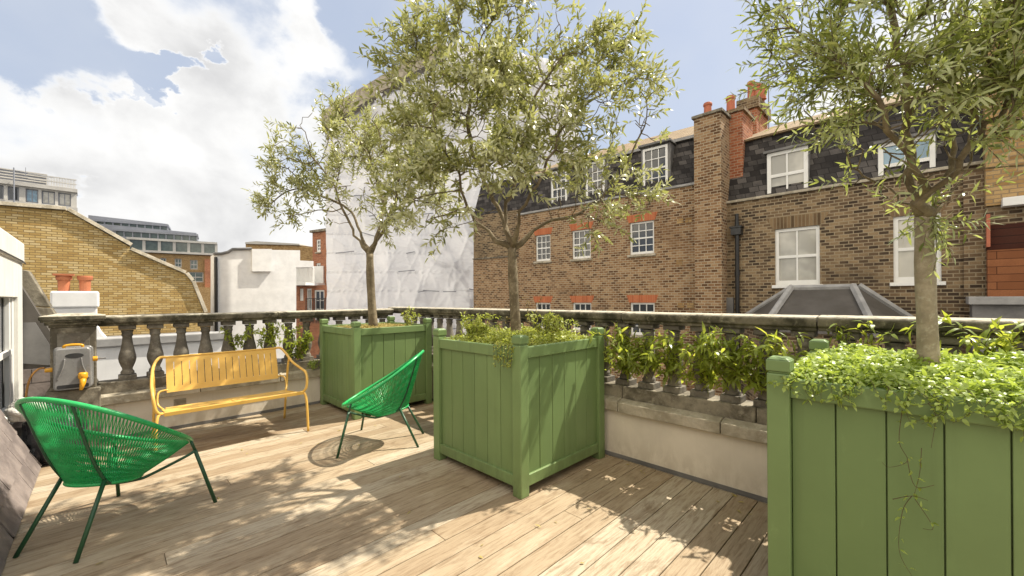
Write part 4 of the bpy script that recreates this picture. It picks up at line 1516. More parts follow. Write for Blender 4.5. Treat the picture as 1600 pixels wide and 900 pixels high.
# ------------------------------------------------------------------ buildings around
class Facade:
    """local x along the front (to the right as seen), y into the building, z up; origin on the ground line z = 0"""
    def __init__(self, name, p0, p1, label, cat='building', group=None):
        self.p0 = Vector((p0[0], p0[1], 0))
        self.p1 = Vector((p1[0], p1[1], 0))
        e = self.p1 - self.p0
        self.L = e.length
        self.ex = e.normalized()
        self.ey = Vector((-self.ex.y, self.ex.x, 0))
        if self.ey.dot(self.p0) < 0:
            self.ey = -self.ey
        self.root = empty(name, self.p0, math.atan2(self.ex.y, self.ex.x), label, cat, group)

    def loc(self, px, py, y=0.0):
        r_ = ray(px, py)
        o = Vector((0, 0, H))
        k = ((self.p0 + self.ey * y) - o).dot(self.ey) / r_.dot(self.ey)
        q = o + r_ * k - self.p0
        return (q.dot(self.ex), q.z)

    def rect(self, px0, px1, py0, py1, y=0.0):
        """photo rectangle (at its middle) -> x0, x1, z0, z1"""
        pm, qm = (px0 + px1) / 2, (py0 + py1) / 2
        x0 = self.loc(px0, qm, y)[0]
        x1 = self.loc(px1, qm, y)[0]
        z1 = self.loc(pm, py0, y)[1]
        z0 = self.loc(pm, py1, y)[1]
        return x0, x1, z0, z1

    def wall(self, x0, x1, z0, z1, holes, mat, y=0.0, depth=0.12, thick=0.35, name='wall'):
        b = MB()
        xs = sorted({x0, x1, *[h[0] for h in holes], *[h[1] for h in holes]})
        zs = sorted({z0, z1, *[h[2] for h in holes], *[h[3] for h in holes]})
        for i in range(len(xs) - 1):
            for j in range(len(zs) - 1):
                mx, mz_ = (xs[i] + xs[i + 1]) / 2, (zs[j] + zs[j + 1]) / 2
                if any(h[0] < mx < h[1] and h[2] < mz_ < h[3] for h in holes):
                    continue
                b.add([(xs[i], y, zs[j]), (xs[i + 1], y, zs[j]), (xs[i + 1], y, zs[j + 1]), (xs[i], y, zs[j + 1])], [(0, 1, 2, 3)])
        for h in holes:
            a0, a1, c0, c1 = h
            q = y + depth
            b.add([(a0, y, c0), (a1, y, c0), (a1, q, c0), (a0, q, c0)], [(0, 1, 2, 3)])
            b.add([(a0, y, c1), (a1, y, c1), (a1, q, c1), (a0, q, c1)], [(3, 2, 1, 0)])
            b.add([(a0, y, c0), (a0, q, c0), (a0, q, c1), (a0, y, c1)], [(0, 1, 2, 3)])
            b.add([(a1, y, c0), (a1, q, c0), (a1, q, c1), (a1, y, c1)], [(3, 2, 1, 0)])
        q = y + thick
        b.add([(x0, y, z1), (x1, y, z1), (x1, q, z1), (x0, q, z1)], [(0, 1, 2, 3)])
        b.add([(x0, y, z0), (x0, q, z0), (x0, q, z1), (x0, y, z1)], [(3, 2, 1, 0)])
        b.add([(x1, y, z0), (x1, q, z0), (x1, q, z1), (x1, y, z1)], [(0, 1, 2, 3)])
        b.add([(x0, q, z0), (x1, q, z0), (x1, q, z1), (x0, q, z1)], [(3, 2, 1, 0)])
        return b.build(name, mat, self.root)

    def window(self, h, y=0.0, depth=0.10, cols=2, rows=2, fw=0.05, bar=0.022, glass=None, fmat=None, sill=True, parent=None, meet=True, name='window'):
        x0, x1, z0, z1 = h
        b = MB()
        q0, q1 = y + depth - 0.045, y + depth
        b.box(x0, x0 + fw, q0, q1, z0, z1)
        b.box(x1 - fw, x1, q0, q1, z0, z1)
        b.box(x0 + fw, x1 - fw, q0, q1, z1 - fw, z1)
        b.box(x0 + fw, x1 - fw, q0, q1, z0, z0 + fw * 1.5)
        for i in range(1, cols):
            xm = x0 + fw + (x1 - x0 - 2 * fw) * i / cols
            b.box(xm - bar / 2, xm + bar / 2, q0 + .012, q1, z0 + fw * 1.5, z1 - fw)
        for j in range(1, rows):
            zm = z0 + fw + (z1 - z0 - 2 * fw) * j / rows
            k = bar * (1.9 if meet and j == rows // 2 else 1.0)
            b.box(x0 + fw, x1 - fw, q0 + .008, q1 - .002, zm - k / 2, zm + k / 2)
        w = b.build(name, fmat or M['frame'], parent or self.root)
        b = MB()
        b.box(x0 + .004, x1 - .004, q1 - .006 + .002, q1 + .012, z0 + .004, z1 - .004)
        b.build('pane', glass or M['glass'], w)
        if sill:
            b = MB()
            b.box(x0 - 0.06, x1 + 0.06, y - 0.07, y + depth - .046, z0 - 0.075, z0 - 0.001)
            b.build('sill', M['ledge'] if sill != 'white' else M['frame'], w, bevel=0.006)
        return w

    def box(self, name, x0, x1, y0, y1, z0, z1, mat, bevel=0.0, parent=None):
        b = MB()
        b.box(x0, x1, y0, y1, z0, z1)
        return b.build(name, mat, parent or self.root, bevel=bevel)

    def poly(self, name, pix, y0, y1, mat, extra=None, parent=None):
        """outline given in photo pixels on the plane y = y0, extruded to y1"""
        pts = [self.loc(px, py, y0) for px, py in pix]
        b = MB()
        b.prism(pts, lambda u, v, w: (u, w, v), y1, y0)
        return b.build(name, mat, parent or self.root)


def gp(px, d):
    v = P(px, 465, d)
    return (v.x, v.y)


SOIL = GZ
# ---- brown brick house with small sash windows
fa = Facade('brick_house', gp(811, 15.94), gp(1090, 11.68), 'brown brick house with red arches over small sash windows and a dormered slate roof', 'house')
top = fa.loc(1040, 297)[1]
holes = [fa.rect(837, 860, 367, 408), fa.rect(894, 923, 359, 404), fa.rect(984, 1022, 346, 397)]
hl = [fa.rect(837, 860, 473, 513), fa.rect(895, 924, 473, 516), fa.rect(985, 1023, 473, 524)]
fa.wall(0, fa.L, SOIL, top, holes + hl, M['brick_brown'], thick=0.4)
for h in holes:
    fa.window(h, cols=3, rows=4, fw=0.055, bar=0.024)
for h in hl:
    fa.window(h, cols=3, rows=4, fw=0.055, bar=0.024)
for h in holes + hl:
    b = MB()
    n = 8
    hgt = 0.24
    pts = [(h[0] - .03, h[3] + .002)] + [(h[0] + (h[1] - h[0]) * k / n, h[3] + .002) for k in range(1, n)] + [(h[1] + .03, h[3] + .002), (h[1] + .12, h[3] + hgt)] + \
          [(h[0] - .12, h[3] + hgt)]
    b.prism(pts, lambda u, v, w: (u, w, v - h[3]), 0.05, -0.004)
    ob = b.build('brick_arch', M['brick_arch'], fa.root, loc=(0, 0, h[3]))
fa.box('body', 0.1, fa.L - .1, 0.41, 7.5, SOIL, top - .05, M['brick_brown'])
# mansard
mtop = top + 1.62
b = MB()
b.prism([(0.02, top + .001), (0.62, mtop), (3.0, mtop), (3.0, top + .001)], lambda u, v, w: (w, u, v), fa.L, 0.0)
b.build('mansard_roof', M['slate'], fa.root)
b = MB()
b.prism([(0.55, mtop + .001), (0.55, mtop + .05), (4.2, mtop + 1.75), (7.5, mtop + .001)], lambda u, v, w: (w, u, v), fa.L + .6, -0.3)
b.build('tile_roof', M['tile'], fa.root)
fa.box('gutter', -.05, fa.L, 0.50, 0.62, mtop - .06, mtop + .03, M['leadl'])
fa.box('parapet_gutter', -.03, fa.L, -0.06, 0.10, top + .002, top + .07, M['leadl'], 0.01)
for (a, c, e0, e1) in ((1003, 1042, 238, 297), (914, 943, 266, 318), (860, 884, 288, 330)):
    x0, x1, z0, z1 = fa.rect(a, c, e0, e1, 0.05)
    z0 = top + .10
    z1 = top + 1.42
    b = MB()
    b.box(x0 - .07, x1 + .07, 0.172, 1.6, z0, z1 + .06)
    dm = b.build('dormer', M['lead'], fa.root)
    b = MB()
    b.box(x0 - .12, x1 + .12, 0.03, 1.7, z1 + .061, z1 + .13)
    b.build('dormer_roof', M['lead'], dm, bevel=.01)
    fa.window((x0, x1, z0, z1), y=0.07, cols=3, rows=4, fw=0.07, bar=0.026, sill=False, parent=dm)
# small vents
for (px, py) in ((1063, 345), (1076, 344), (1064, 477), (1079, 477), (1062, 410)):
    x, z = fa.loc(px, py)
    b = MB()
    b.box(x - .09, x + .09, -0.012, 0.02, z - .08, z + .08)
    b.build('wall_vent', M['brick_tan'], fa.root)

# lower rear return, left of it
fb = Facade('brick_house', gp(740, 17.6), gp(815, 16.2), 'narrow dark brick return wall beside the white wrapped scaffold', 'house')
zt = fb.loc(790, 330)[1]
zm = fb.loc(790, 402)[1]
fb.wall(0, fb.L, SOIL, zm, [], M['brick_brown'], thick=0.5)
fb.wall(0.0, fb.L, zm + .05, zt, [], M['brick_dark'], y=0.03, thick=0.5, name='upper_wall')
fb.box('string_course', 0, fb.L, -0.05, 0.4, zm, zm + .05, M['stone'])
b = MB()
b.prism([(0.02, zt + .001), (0.6, zt + 1.5), (3, zt + 1.5), (3, zt + .001)], lambda u, v, w: (w, u, v), fb.L, 0.0)
b.build('mansard_roof', M['slate'], fb.root)

# ---- dark brick house with slate mansard and tall sashes
XW = 12.0


def onx(px, x=XW):
    t_ = (px - 800) / F
    return (x, x * (1 - t_) / (1 + t_))


fc = Facade('brick_house', onx(1127), onx(1545), 'dark brick house with tall white sash windows and a patchy slate mansard', 'house')
ztop = fc.loc(1200, 309)[1]
h1 = fc.rect(1211, 1281, 355, 445)
h2 = fc.rect(1396, 1471, 340, 445)
h2 = (h2[0], h2[1], h1[2], h1[3])
fc.wall(0, fc.L, SOIL, ztop, [h1, h2], M['brick_dark'], thick=0.4)
for h in (h1, h2):
    fc.window(h, cols=2, rows=2, fw=0.075, bar=0.035, glass=M['blind'], sill='white', depth=0.09)
    b = MB()
    b.prism([(h[0] - .02, .002), (h[1] + .02, .002), (h[1] + .20, .30), (h[0] - .20, .30)], lambda u, v, w: (u, w, v), 0.05, -0.004)
    b.build('brick_arch', M['brick_darkarch'], fc.root, loc=(0, 0, h[3]))
fc.box('body', 0.1, fc.L - .1, 0.41, 7.0, SOIL, ztop - .05, M['brick_dark'])
fc.box('string_course', 0, fc.L, -0.075, 0.25, ztop + .001, ztop + .065, M['ledge'], .01)
mz1 = fc.loc(1200, 212, 0.4)[1]
b = MB()
b.prism([(0.08, ztop + .066), (0.50, mz1), (3.0, mz1), (3.0, ztop + .066)], lambda u, v, w: (w, u, v), fc.L, 0.0)
b.build('mansard_roof', M['slate'], fc.root)
b = MB()
b.prism([(0.40, mz1 + .001), (0.40, mz1 + .05), (4.0, mz1 + 1.5), (7.0, mz1 + .001)], lambda u, v, w: (w, u, v), fc.L + .3, 0.0)
b.build('tile_roof', M['tile'], fc.root)
for (a, c, e0, e1, gl, col) in ((1198, 1262, 233, 308, 'blind', 2), (1372, 1462, 216, 290, 'glass_sky', 2)):
    x0, x1, z0, z1 = fc.rect(a, c, e0, e1, 0.05)
    b = MB()
    b.box(x0 - .02, x1 + .02, 0.142, 1.2, z0, z1)
    dm = b.build('dormer', M['lead'], fc.root)
    b = MB()
    b.box(x0 - .07, x1 + .07, 0.02, 1.3, z1 + .001, z1 + .06)
    b.build('dormer_roof', M['lead'], dm)
    fc.window((x0, x1, z0, z1), y=0.04, cols=col, rows=2, fw=0.085, bar=0.04, sill=False, glass=M[gl], parent=dm)
# drain pipe with hopper
b = MB()
xd = fc.loc(1152, 420, -0.1)[0]
za, zb = fc.loc(1152, 346, -.1)[1], fc.loc(1152, 360, -.1)[1]
b.tube([(xd, -0.10, za - .02), (xd, -0.10, SOIL)], 0.052, 10)
b.box(xd - .12, xd + .12, -.22, -.005, zb - .12, zb + .06)
b.box(xd - .15, xd + .15, -.25, -.004, zb + .061, zb + .10)
b.tube([(xd, -.1, zb + .1), (xd, -.1, za + .2)], 0.045, 10)
for z in (zb - 1.2, zb - 2.9, zb - 4.6):
    b.tube([(xd, -.1, z), (xd, -.1, z + .1)], 0.066, 10)
b.build('drain_pipe', M['black'], fc.root)
# lead roof bay
zap = fc.loc(1290, 449, 0)[1]
ze = zap - 0.95
xa0, xa1 = fc.loc(1240, 446)[0], fc.loc(1342, 446)[0]
xl = fc.loc(1148, 487)[0]
xr = fc.loc(1452, 487)[0]
fl, fr = fc.loc(1190, 487, -2.0)[0], fc.loc(1372, 487, -2.0)[0]
A = [(xl, -0.01, ze), (fl, -2.0, ze), (fr, -2.0, ze), (xr, -0.01, ze)]
T = [(xa0, -0.01, zap), (xa0 + .05, -0.5, zap - .02), (xa1 - .05, -.5, zap - .02), (xa1, -0.01, zap)]
b = MB()
b.hexa(A, T)
bay = b.build('bay_roof', M['lead_dark'], fc.root)
b = MB()
for p, q in ((A[0], T[0]), (A[1], T[1]), (A[2], T[2]), (A[3], T[3])):
    p, q = Vector(p), Vector(q)
    b.tube([p + Vector((0, -.03, .03)), q + Vector((0, -.03, .03))], 0.075, 6)
b.tube([Vector(T[1]), Vector(T[2])], 0.08, 6)
b.build('lead_roll', M['leadl'], bay)
b = MB()
b.hexa([(xl + .1, -.01, SOIL), (fl + .08, -1.9, SOIL), (fr - .08, -1.9, SOIL), (xr - .1, -.01, SOIL)],
       [(xl + .1, -.01, ze - .002), (fl + .08, -1.9, ze - .002), (fr - .08, -1.9, ze - .002), (xr - .1, -.01, ze - .002)])
b.build('bay_wall', M['brick_dark'], fc.root)
# blue roof light low down
x0, x1, z0, z1 = fc.rect(1124, 1147, 465, 488, -0.02)
fc.box('roof_light', x0, x1, -0.10, -0.002, z0 - .5, z1, M['lead'])
# party wall pier on the right
x0, x1, z0, z1 = fc.rect(1506, 1545, 250, 500, -0.12)
fc.box('pier', x0, x1, -0.12, 1.0, SOIL, fc.loc(1520, 270, -.12)[1], M['brick_dark'])

# chimneys between the two houses
fd = Facade('chimney_stack', onx(1086, 11.55), onx(1128, 11.55), 'tall brown brick chimney breast with red pots between the two brick houses', 'chimney')
zc = fd.loc(1106, 180)[1]
fd.box('breast', 0, fd.L, 0, 1.1, SOIL, zc, M['brick_brown'])
fd.box('cap', -.05, fd.L + .05, -.05, 1.15, zc + .001, zc + .08, M['stone'], .01)
x, z = fd.loc(1106, 182, .5)


def pot(f, x, y, z, hgt, r_, mat, name='chimney_pot', parent=None):
    b = MB()
    b.lathe([(r_ * 1.1, 0), (r_ * 1.0, .04), (r_ * .92, hgt * .8), (r_ * 1.12, hgt * .84), (r_ * 1.12, hgt * .94), (r_ * .98, hgt), (r_ * .75, hgt), (r_ * .7, hgt - .1)], (0, 0, 0), 16)
    return b.build(name, mat, parent or f.root, smooth=False, loc=(x, y, z))


pot(fd, x, .5, zc + .08, .47, .105, M['redpot'])
fe = Facade('chimney_stack', onx(1128, 12.25), onx(1162, 12.25), 'red brick chimney stack standing close against the tall brown chimney breast', 'chimney')
ze_ = fe.loc(1143, 172)[1]
fe.box('stack', 0, fe.L, 0, 0.95, 2.0, ze_ - .1, M['brick_red'])
fe.box('cap', -.03, fe.L + .06, -.05, 1.0, ze_ - .099, ze_, M['brick_dark'])
x, z = fe.loc(1142, 172, .4)
pot(fe, x, .4, ze_, .56, .115, M['redpot'])
ff = Facade('chimney_stack', onx(1157, 14.2), onx(1184, 14.2), 'rear red brick chimney stack carrying a tight cluster of pots', 'chimney')
zf = ff.loc(1175, 152)[1]
ff.box('stack', 0.0, ff.L, 0, 1.3, 3.0, zf - .35, M['brick_red'])
ff.box('cap', -.06, ff.L + .08, -.08, 1.4, zf - .349, zf, M['brick_dark'], .01)
for (px, yy, hh) in ((1174, .3, .62), (1178, .9, .62), (1184, .35, .50), (1189, .9, .46), (1191, .4, .40)):
    pot(ff, ff.loc(px, 150, yy)[0], yy, zf, hh, .11, M['redpot'])
b = MB()
x, z = ff.loc(1201, 160, .8)
b.tube([(x, .8, zf - 1.0), (x, .8, zf + 1.0)], .018, 6)
for k in range(4):
    b.tube([(x - .25, .8, zf + .45 + k * .14), (x + .25, .8, zf + .45 + k * .14)], .01, 4)
b.build('aerial', M['greymetal'], ff.root)

# ---- building at the right edge
fg = Facade('timber_clad_house', onx(1541, 11.7), onx(1720, 11.7), 'yellow brick house with orange timber boarding at the right edge', 'house')
z_a = fg.loc(1580, 318)[1]
fg.wall(0, fg.L, z_a, z_a + 4.0, [], M['brick_tan'], thick=.4)
fg.wall(0, fg.L, SOIL, z_a - .001, [], M['brick_dark'], y=.06, thick=.4, name='lower_wall')
x0, x1, z0, z1 = fg.rect(1565, 1720, 302, 316, -.05)
fg.box('white_ledge', x0, fg.L, -.18, 0.05, z0, z1, M['frame'], .01)
x0, x1, z0, z1 = fg.rect(1541, 1720, 345, 386, -.02)
fg.box('dark_boarding', x0, fg.L, -.03, .055, z0, z1, M['timberd'])
x0, x1, z0, z1 = fg.rect(1543, 1720, 386, 466, -.10)
fg.box('timber_boarding', x0, fg.L, -.12, .055, z0, z1 - .002, M['timber'])
x0, x1, z0, z1 = fg.rect(1512, 1720, 463, 476, -.4)
fg.box('lead_ledge', x0, fg.L, -.6, .05, z0, z1, M['leadl'], .01)
fg.box('lead_fascia', x0 + .05, fg.L, -.5, .05, z0 - 1.2, z0 - .002, M['lead'])
x0, x1, z0, z1 = fg.rect(1541, 1547, 335, 386, -.1)
fg.box('red_post', x0, x1, -.15, -.032, z0, z1, M['redpot'])

# ---- scaffold wrapped in white sheeting
fw = Facade('wrapped_scaffold', gp(511, 21.0), gp(905, 22.5), 'tall scaffold wrapped in white plastic sheeting behind the trees', 'scaffold')
rw = np.random.default_rng(4)


def sheet(fac, x0, x1, z0, ztopf, nx, nz, seed):
    """sagging, pleated sheet hung between scaffold lifts"""
    rr = np.random.default_rng(seed)
    b = MB()
    vs, fs = [], []
    ph = rr.uniform(0, 6.28, 40)
    k1 = rr.uniform(-3, 3, (16, 2))
    cr = [(.9, .35, .055), (.7, -.45, .055), (1.9, .3, .04), (2.6, -.5, .03), (1.1, 1.0, .03), (3.4, .3, .025), (.4, 1.4, .03)]
    for j in range(nz + 1):
        for i in range(nx + 1):
            u = i / nx
            x = x0 + (x1 - x0) * u
            zt_ = ztopf(x)
            z = z0 + (zt_ - z0) * j / nz
            lift = ((z - 0.9) / 0.98) % 1.0
            bul = -0.10 * math.sin(math.pi * lift) ** 0.5
            n = sum(math.sin(x * a + z * c + ph[q]) for q, (a, c) in enumerate(k1)) * 0.022
            fold = 0.0
            for q, (a, c, amp) in enumerate(cr):
                fold += amp * (1 - abs(math.sin(x * a + z * c + 0.8 * math.sin(x * 0.7 * c + z * a * .6 + ph[q + 20])))) ** 5
            fold += 0.11 * (1 - abs(math.sin(math.pi * lift))) ** 14
            vs.append((x, bul + n - fold, z))
    for j in range(nz):
        for i in range(nx):
            a = j * (nx + 1) + i
            fs.append((a, a + 1, a + nx + 2, a + nx + 1))
    b.add(vs, fs)
    return b


pk = fw.loc(693, 67)
lo = fw.loc(511, 180)
hi = fw.loc(905, 100)


def wtop(x):
    if x < pk[0]:
        return lo[1] + (pk[1] - lo[1]) * (x - lo[0]) / (pk[0] - lo[0])
    return pk[1] + (hi[1] - pk[1]) * (x - pk[0]) / (hi[0] - pk[0])


fw.box('lower_sheet', 0, fw.L, 0, .1, SOIL, -2.01, M['wrap'])
o = sheet(fw, 0, fw.L, -2.0, wtop, 220, 240, 9).build('front_sheet', M['wrap'], fw.root, smooth=True)
b = MB()
n = 24
xs = [fw.L * k / n for k in range(n + 1)]
for a, c in zip(xs[:-1], xs[1:]):
    b.add([(a, 0, wtop(a)), (c, 0, wtop(c)), (c, 1.3, wtop(c)), (a, 1.3, wtop(a))], [(0, 1, 2, 3)])
b.build('roof_sheet', M['wrap'], fw.root)
b = MB()
for x in (0, fw.L):
    b.add([(x, 0, SOIL), (x, 1.3, SOIL), (x, 1.3, wtop(x)), (x, 0, wtop(x))], [(0, 1, 2, 3)])
b.build('side_sheet', M['wrap'], fw.root)
b = MB()
for k in range(1, 9):
    z = 0.9 + 0.98 * (k - 2)
    for q in range(9):
        if rw.random() < 0.75:
            xx = rw.uniform(.3, fw.L * .9)
            b.tube([(xx, -.27, z + rw.normal(0, .05)), (xx + rw.uniform(.25, .9), -.26, z + rw.normal(0, .06))], 0.022, 6)
b.build('scaffold_tubes', M['greymetal'], fw.root)
b = MB()
b.add([(lo[0] - .2, -.2, lo[1] + .1), (pk[0], -.2, pk[1] + .1), (pk[0], 1.4, pk[1] + .1), (lo[0] - .2, 1.4, lo[1] + .1)], [(0, 1, 2, 3)])
b.add([(lo[0] - .2, -.2, lo[1] - .75), (pk[0], -.2, pk[1] - .75), (pk[0], -.2, pk[1] + .1), (lo[0] - .2, -.2, lo[1] + .1)], [(0, 1, 2, 3)])
b.build('eaves_boarding', M['ledge'], fw.root)
b = MB()
b.add([(lo[0] - .2, -.19, lo[1] - 1.05), (pk[0], -.19, pk[1] - 1.05), (pk[0], -.19, pk[1] - .751), (lo[0] - .2, -.19, lo[1] - .751)], [(0, 1, 2, 3)])
b.build('eaves_soffit', M['lead_dark'], fw.root)

# ---- small red brick house with white balcony
fh = Facade('red_brick_house', gp(489, 27.0), gp(520, 26.0), 'narrow red brick house front with white sashes beside the scaffold', 'house')
zt = fh.loc(495, 363)[1]
hh = [fh.rect(494, 501, 374, 394), fh.rect(494, 501, 411, 433)]
fh.wall(0, fh.L, SOIL, zt, hh, M['brick_red'], thick=6.0, depth=.15)
for h in hh:
    fh.window(h, cols=2, rows=3, fw=.10, bar=.04)
fh.box('cornice', -.1, fh.L, -.15, 1, zt + .001, zt + .15, M['stone'])
fi = Facade('balcony_house', gp(461, 26.2), gp(514, 25.4), 'low red brick house with white glazed door and white balcony', 'house')
zt = fi.loc(480, 446)[1]
hh = [fi.rect(468, 474, 451, 470), fi.rect(479, 487, 451, 500), fi.rect(491, 507, 453, 500)]
fi.wall(0, fi.L, SOIL, zt, hh, M['brick_red'], thick=3.0)
for k, h in enumerate(hh):
    fi.window(h, cols=2, rows=3, fw=.10, bar=.05, sill=False)
b = MB()
x0, x1, z0, z1 = fi.rect(459, 491, 417, 445, -.2)
b.box(x0, x1, -.3, -.2, z1 - .09, z1)
b.box(x0, x1, -.9, 3.0, z0 - .05, z0 + .12)
n = 16
for k in range(n + 1):
    x = x0 + (x1 - x0) * k / n
    b.box(x - .025, x + .025, -.28, -.22, z0 + .1205, z1 - .0905)
b.box(x0 + .05, x1 - .05, 0.6, 0.7, z0 + .13, z1 + .1)
b.build('balcony', M['frame'], fi.root)
b = MB()
x0, x1, z0, z1 = fi.rect(478, 514, 466, 480, -.3)
b.box(x0, x1, -.32, -.28, z1 - .04, z1)
for k in range(16):
    x = x0 + (x1 - x0) * k / 15
    b.box(x - .014, x + .014, -.31, -.29, z0 - 1, z1 - .04)
b.build('black_railing', M['black'], fi.root)


# ---- white rendered gable with stepped top
def ony(px, y):
    t_ = (px - 800) / F
    return (y * (1 + t_) / (1 - t_), y)


fj = Facade('white_building', ony(334, 24.0), ony(486, 24.0), 'white rendered blank wall with a raised panel and stepped top', 'building')
fj.poly('wall', [(334, 560), (334, 398), (345, 398), (356, 396), (363, 391), (392, 390), (469, 391), (469, 407), (490, 408), (490, 417), (463, 418), (463, 560)], 0, 0.8, M['white'])
fj.poly('raised_panel', [(394, 424), (394, 389), (425, 389), (425, 424)], -.18, -.002, M['white'])
b = MB()
cp_ = [fj.loc(*p) for p in ((333, 397.5), (345, 397.5), (356, 395), (363, 390.5), (393, 389.5))]
b.tube([(x, -.05, z + .03) for x, z in cp_], .07, 6)
b.build('coping', M['lead'], fj.root)
b = MB()
x, z = fj.loc(337, 440)
b.tube([(x, -.1, fj.loc(337, 402)[1]), (x, -.1, SOIL)], .07, 8)
b.build('drain_pipe', M['black'], fj.root)
fk = Facade('tan_building', gp(384, 44), gp(492, 44), 'tan brick parapet block behind the white rendered wall', 'building')
fk.poly('wall', [(384, 520), (384, 381), (400, 379), (468, 383), (492, 386), (492, 520)], 0, 8, M['brick_tan'])
fk.poly('parapet_coping', [(383, 381), (383, 378.5), (400, 376.8), (468, 380.8), (468, 383)], -.2, 8.2, M['concrete'])

# ---- glass topped office
fl_ = Facade('office_block', gp(130, 82.1), gp(340, 95), 'stepped modern office block with grey roof and green glass floors', 'building')
fl_.poly('upper_roof', [(138, 400), (138, 336), (262, 350), (264, 400)], 5, 30, M['greymetal'])
fl_.poly('roof_slab', [(150, 362), (150, 349), (307, 364), (307, 371)], 1.5, 30, M['greymetal'])


def strip_floor(fac, px0, px1, ytop0, ytop1, ybot0, ybot1, y, n, colmat, glassmat, nm='glazed_floor', cw=.12):
    """row of glazed bays between mullions, following the photo's lines"""
    tl, tr_ = fac.loc(px0, ytop0, y), fac.loc(px1, ytop1, y)
    bl_, br_ = fac.loc(px0, ybot0, y), fac.loc(px1, ybot1, y)
    z1, z0 = (tl[1] + tr_[1]) / 2, (bl_[1] + br_[1]) / 2
    x0, x1 = tl[0], tr_[0]
    b = MB()
    b.box(x0, x1, y + .3, y + 6, z0, z1)
    gl = b.build(nm, glassmat, fac.root)
    b = MB()
    w = (x1 - x0) / n
    for k in range(n + 1):
        x = x0 + w * k
        b.box(x - w * cw, x + w * cw, y, y + .31, z0 + .001, z1 - .001)
    b.box(x0 - .2, x1 + .2, y - .25, y + 6.2, z1, z1 + .45)
    b.box(x0 - .2, x1 + .2, y - .25, y + 6.2, z0 - .45, z0)
    b.build('mullions', colmat, gl)
    return gl, (x0, x1, z0, z1)


strip_floor(fl_, 180, 308, 365, 365, 373, 373, 1.0, 10, M['greymetal'], M['glass_green'], cw=.07)
strip_floor(fl_, 150, 262, 350, 350, 357, 357, 4.2, 9, M['greymetal'], M['glass_green'], cw=.09)
strip_floor(fl_, 200, 338, 378, 378, 393, 393, 0.0, 6, M['concrete'], M['glass_green'], cw=.10)
hh = [fl_.rect(273, 284, 404, 418, .4), fl_.rect(297, 309, 406, 421, .4), fl_.rect(250, 260, 403, 416, .4), fl_.rect(293, 318, 425, 441, .4)]
x0, x1, z0, z1 = fl_.rect(200, 338, 397, 480, .4)
fl_.wall(x0, fl_.loc(337, 430, .4)[0], SOIL, z1, hh, M['brick_tan'], y=.4, thick=6, depth=.3)
for h in hh:
    fl_.window(h, y=.4, depth=.28, cols=2, rows=2, fw=.18, bar=.1, sill=False, glass=M['glass_green'], fmat=M['concrete'])
x0, x1, z0, z1 = fl_.rect(320, 340, 405, 452, -.6)
fl_.box('brown_tower', x0, x1, -.6, 3, SOIL, z1, M['brick_red'])
x0, x1, z0, z1 = fl_.rect(309, 337, 449, 486, -1.5)
fl_.box('lower_wing', x0, x1, -2.0, .35, SOIL, z1, M['brick_tan'])

# ---- pale office with roof railings, far left
fm = Facade('concrete_office', gp(-40, 62.2), gp(121, 70), 'pale concrete office with railed roof plant, far behind the gable', 'building')
x0, x1, z0, z1 = fm.rect(40, 80, 294, 320, 0)
hh = []
for (a, c) in ((12, 30), (40, 60), (65, 86), (91, 111), (-14, 6)):
    r_ = fm.rect(a, c, 297, 318, 0)
    hh.append((r_[0], r_[1], z0 + .25, z1 - .25))
fm.wall(0, fm.L, SOIL, z1, hh, M['concrete'], thick=3, depth=.5)
for k, h in enumerate(hh):
    fm.window(h, cols=2, rows=1, fw=.15, bar=.1, sill=False, depth=.45, glass=[M['glass'], M['glass_sky'], M['blind'], M['blind']][k % 4], fmat=M['greymetal'], meet=False)
fm.box('roof_slab', -.5, fm.L + .1, -.4, 3, z1 + .001, z1 + .6, M['concrete'])
fm.box('base_slab', -.5, fm.L + .1, -.6, 3, z0 - .6, z0 + .1, M['concrete'])
xp = fm.loc(74, 270, 2)[0]
b = MB()
b.box(0, xp, 2, 3, z1 + .601, fm.loc(40, 268, 2)[1])
b.build('roof_plant', M['greymetal'], fm.root)
b = MB()
ztop_ = fm.loc(100, 279, 0)[1]
for k in range(19):
    x = xp + (fm.L - .2 - xp) * k / 18
    b.box(x - .05, x + .05, .2, .3, z1 + .601, ztop_)
for z in (ztop_, (ztop_ + z1 + .6) / 2):
    b.box(xp - 2, fm.L, .18, .32, z, z + .14)
for k in range(5):
    z = z1 + .9 + k * .45
    b.box(0, xp, 1.85, 1.99, z, z + .16)
b.build('railing', M['concrete'], fm.root)
b = MB()
xq = fm.loc(22, 300, -1)[0]
za_ = fm.loc(22, 262, -1)[1]
b.tube([(xq, -1, z0 - .5), (xq, -1, za_)], .09, 6)
x2 = fm.loc(84, 265, -1)[0]
b.tube([(xq, -1, za_ - .4), (x2, -1, za_ - .75)], .045, 5)
b.tube([(xq + 1.2, -1, za_ - 1), (xq + 1.2, -1, za_ + .3)], .04, 5)
b.build('aerial_mast', M['greymetal'], fm.root)

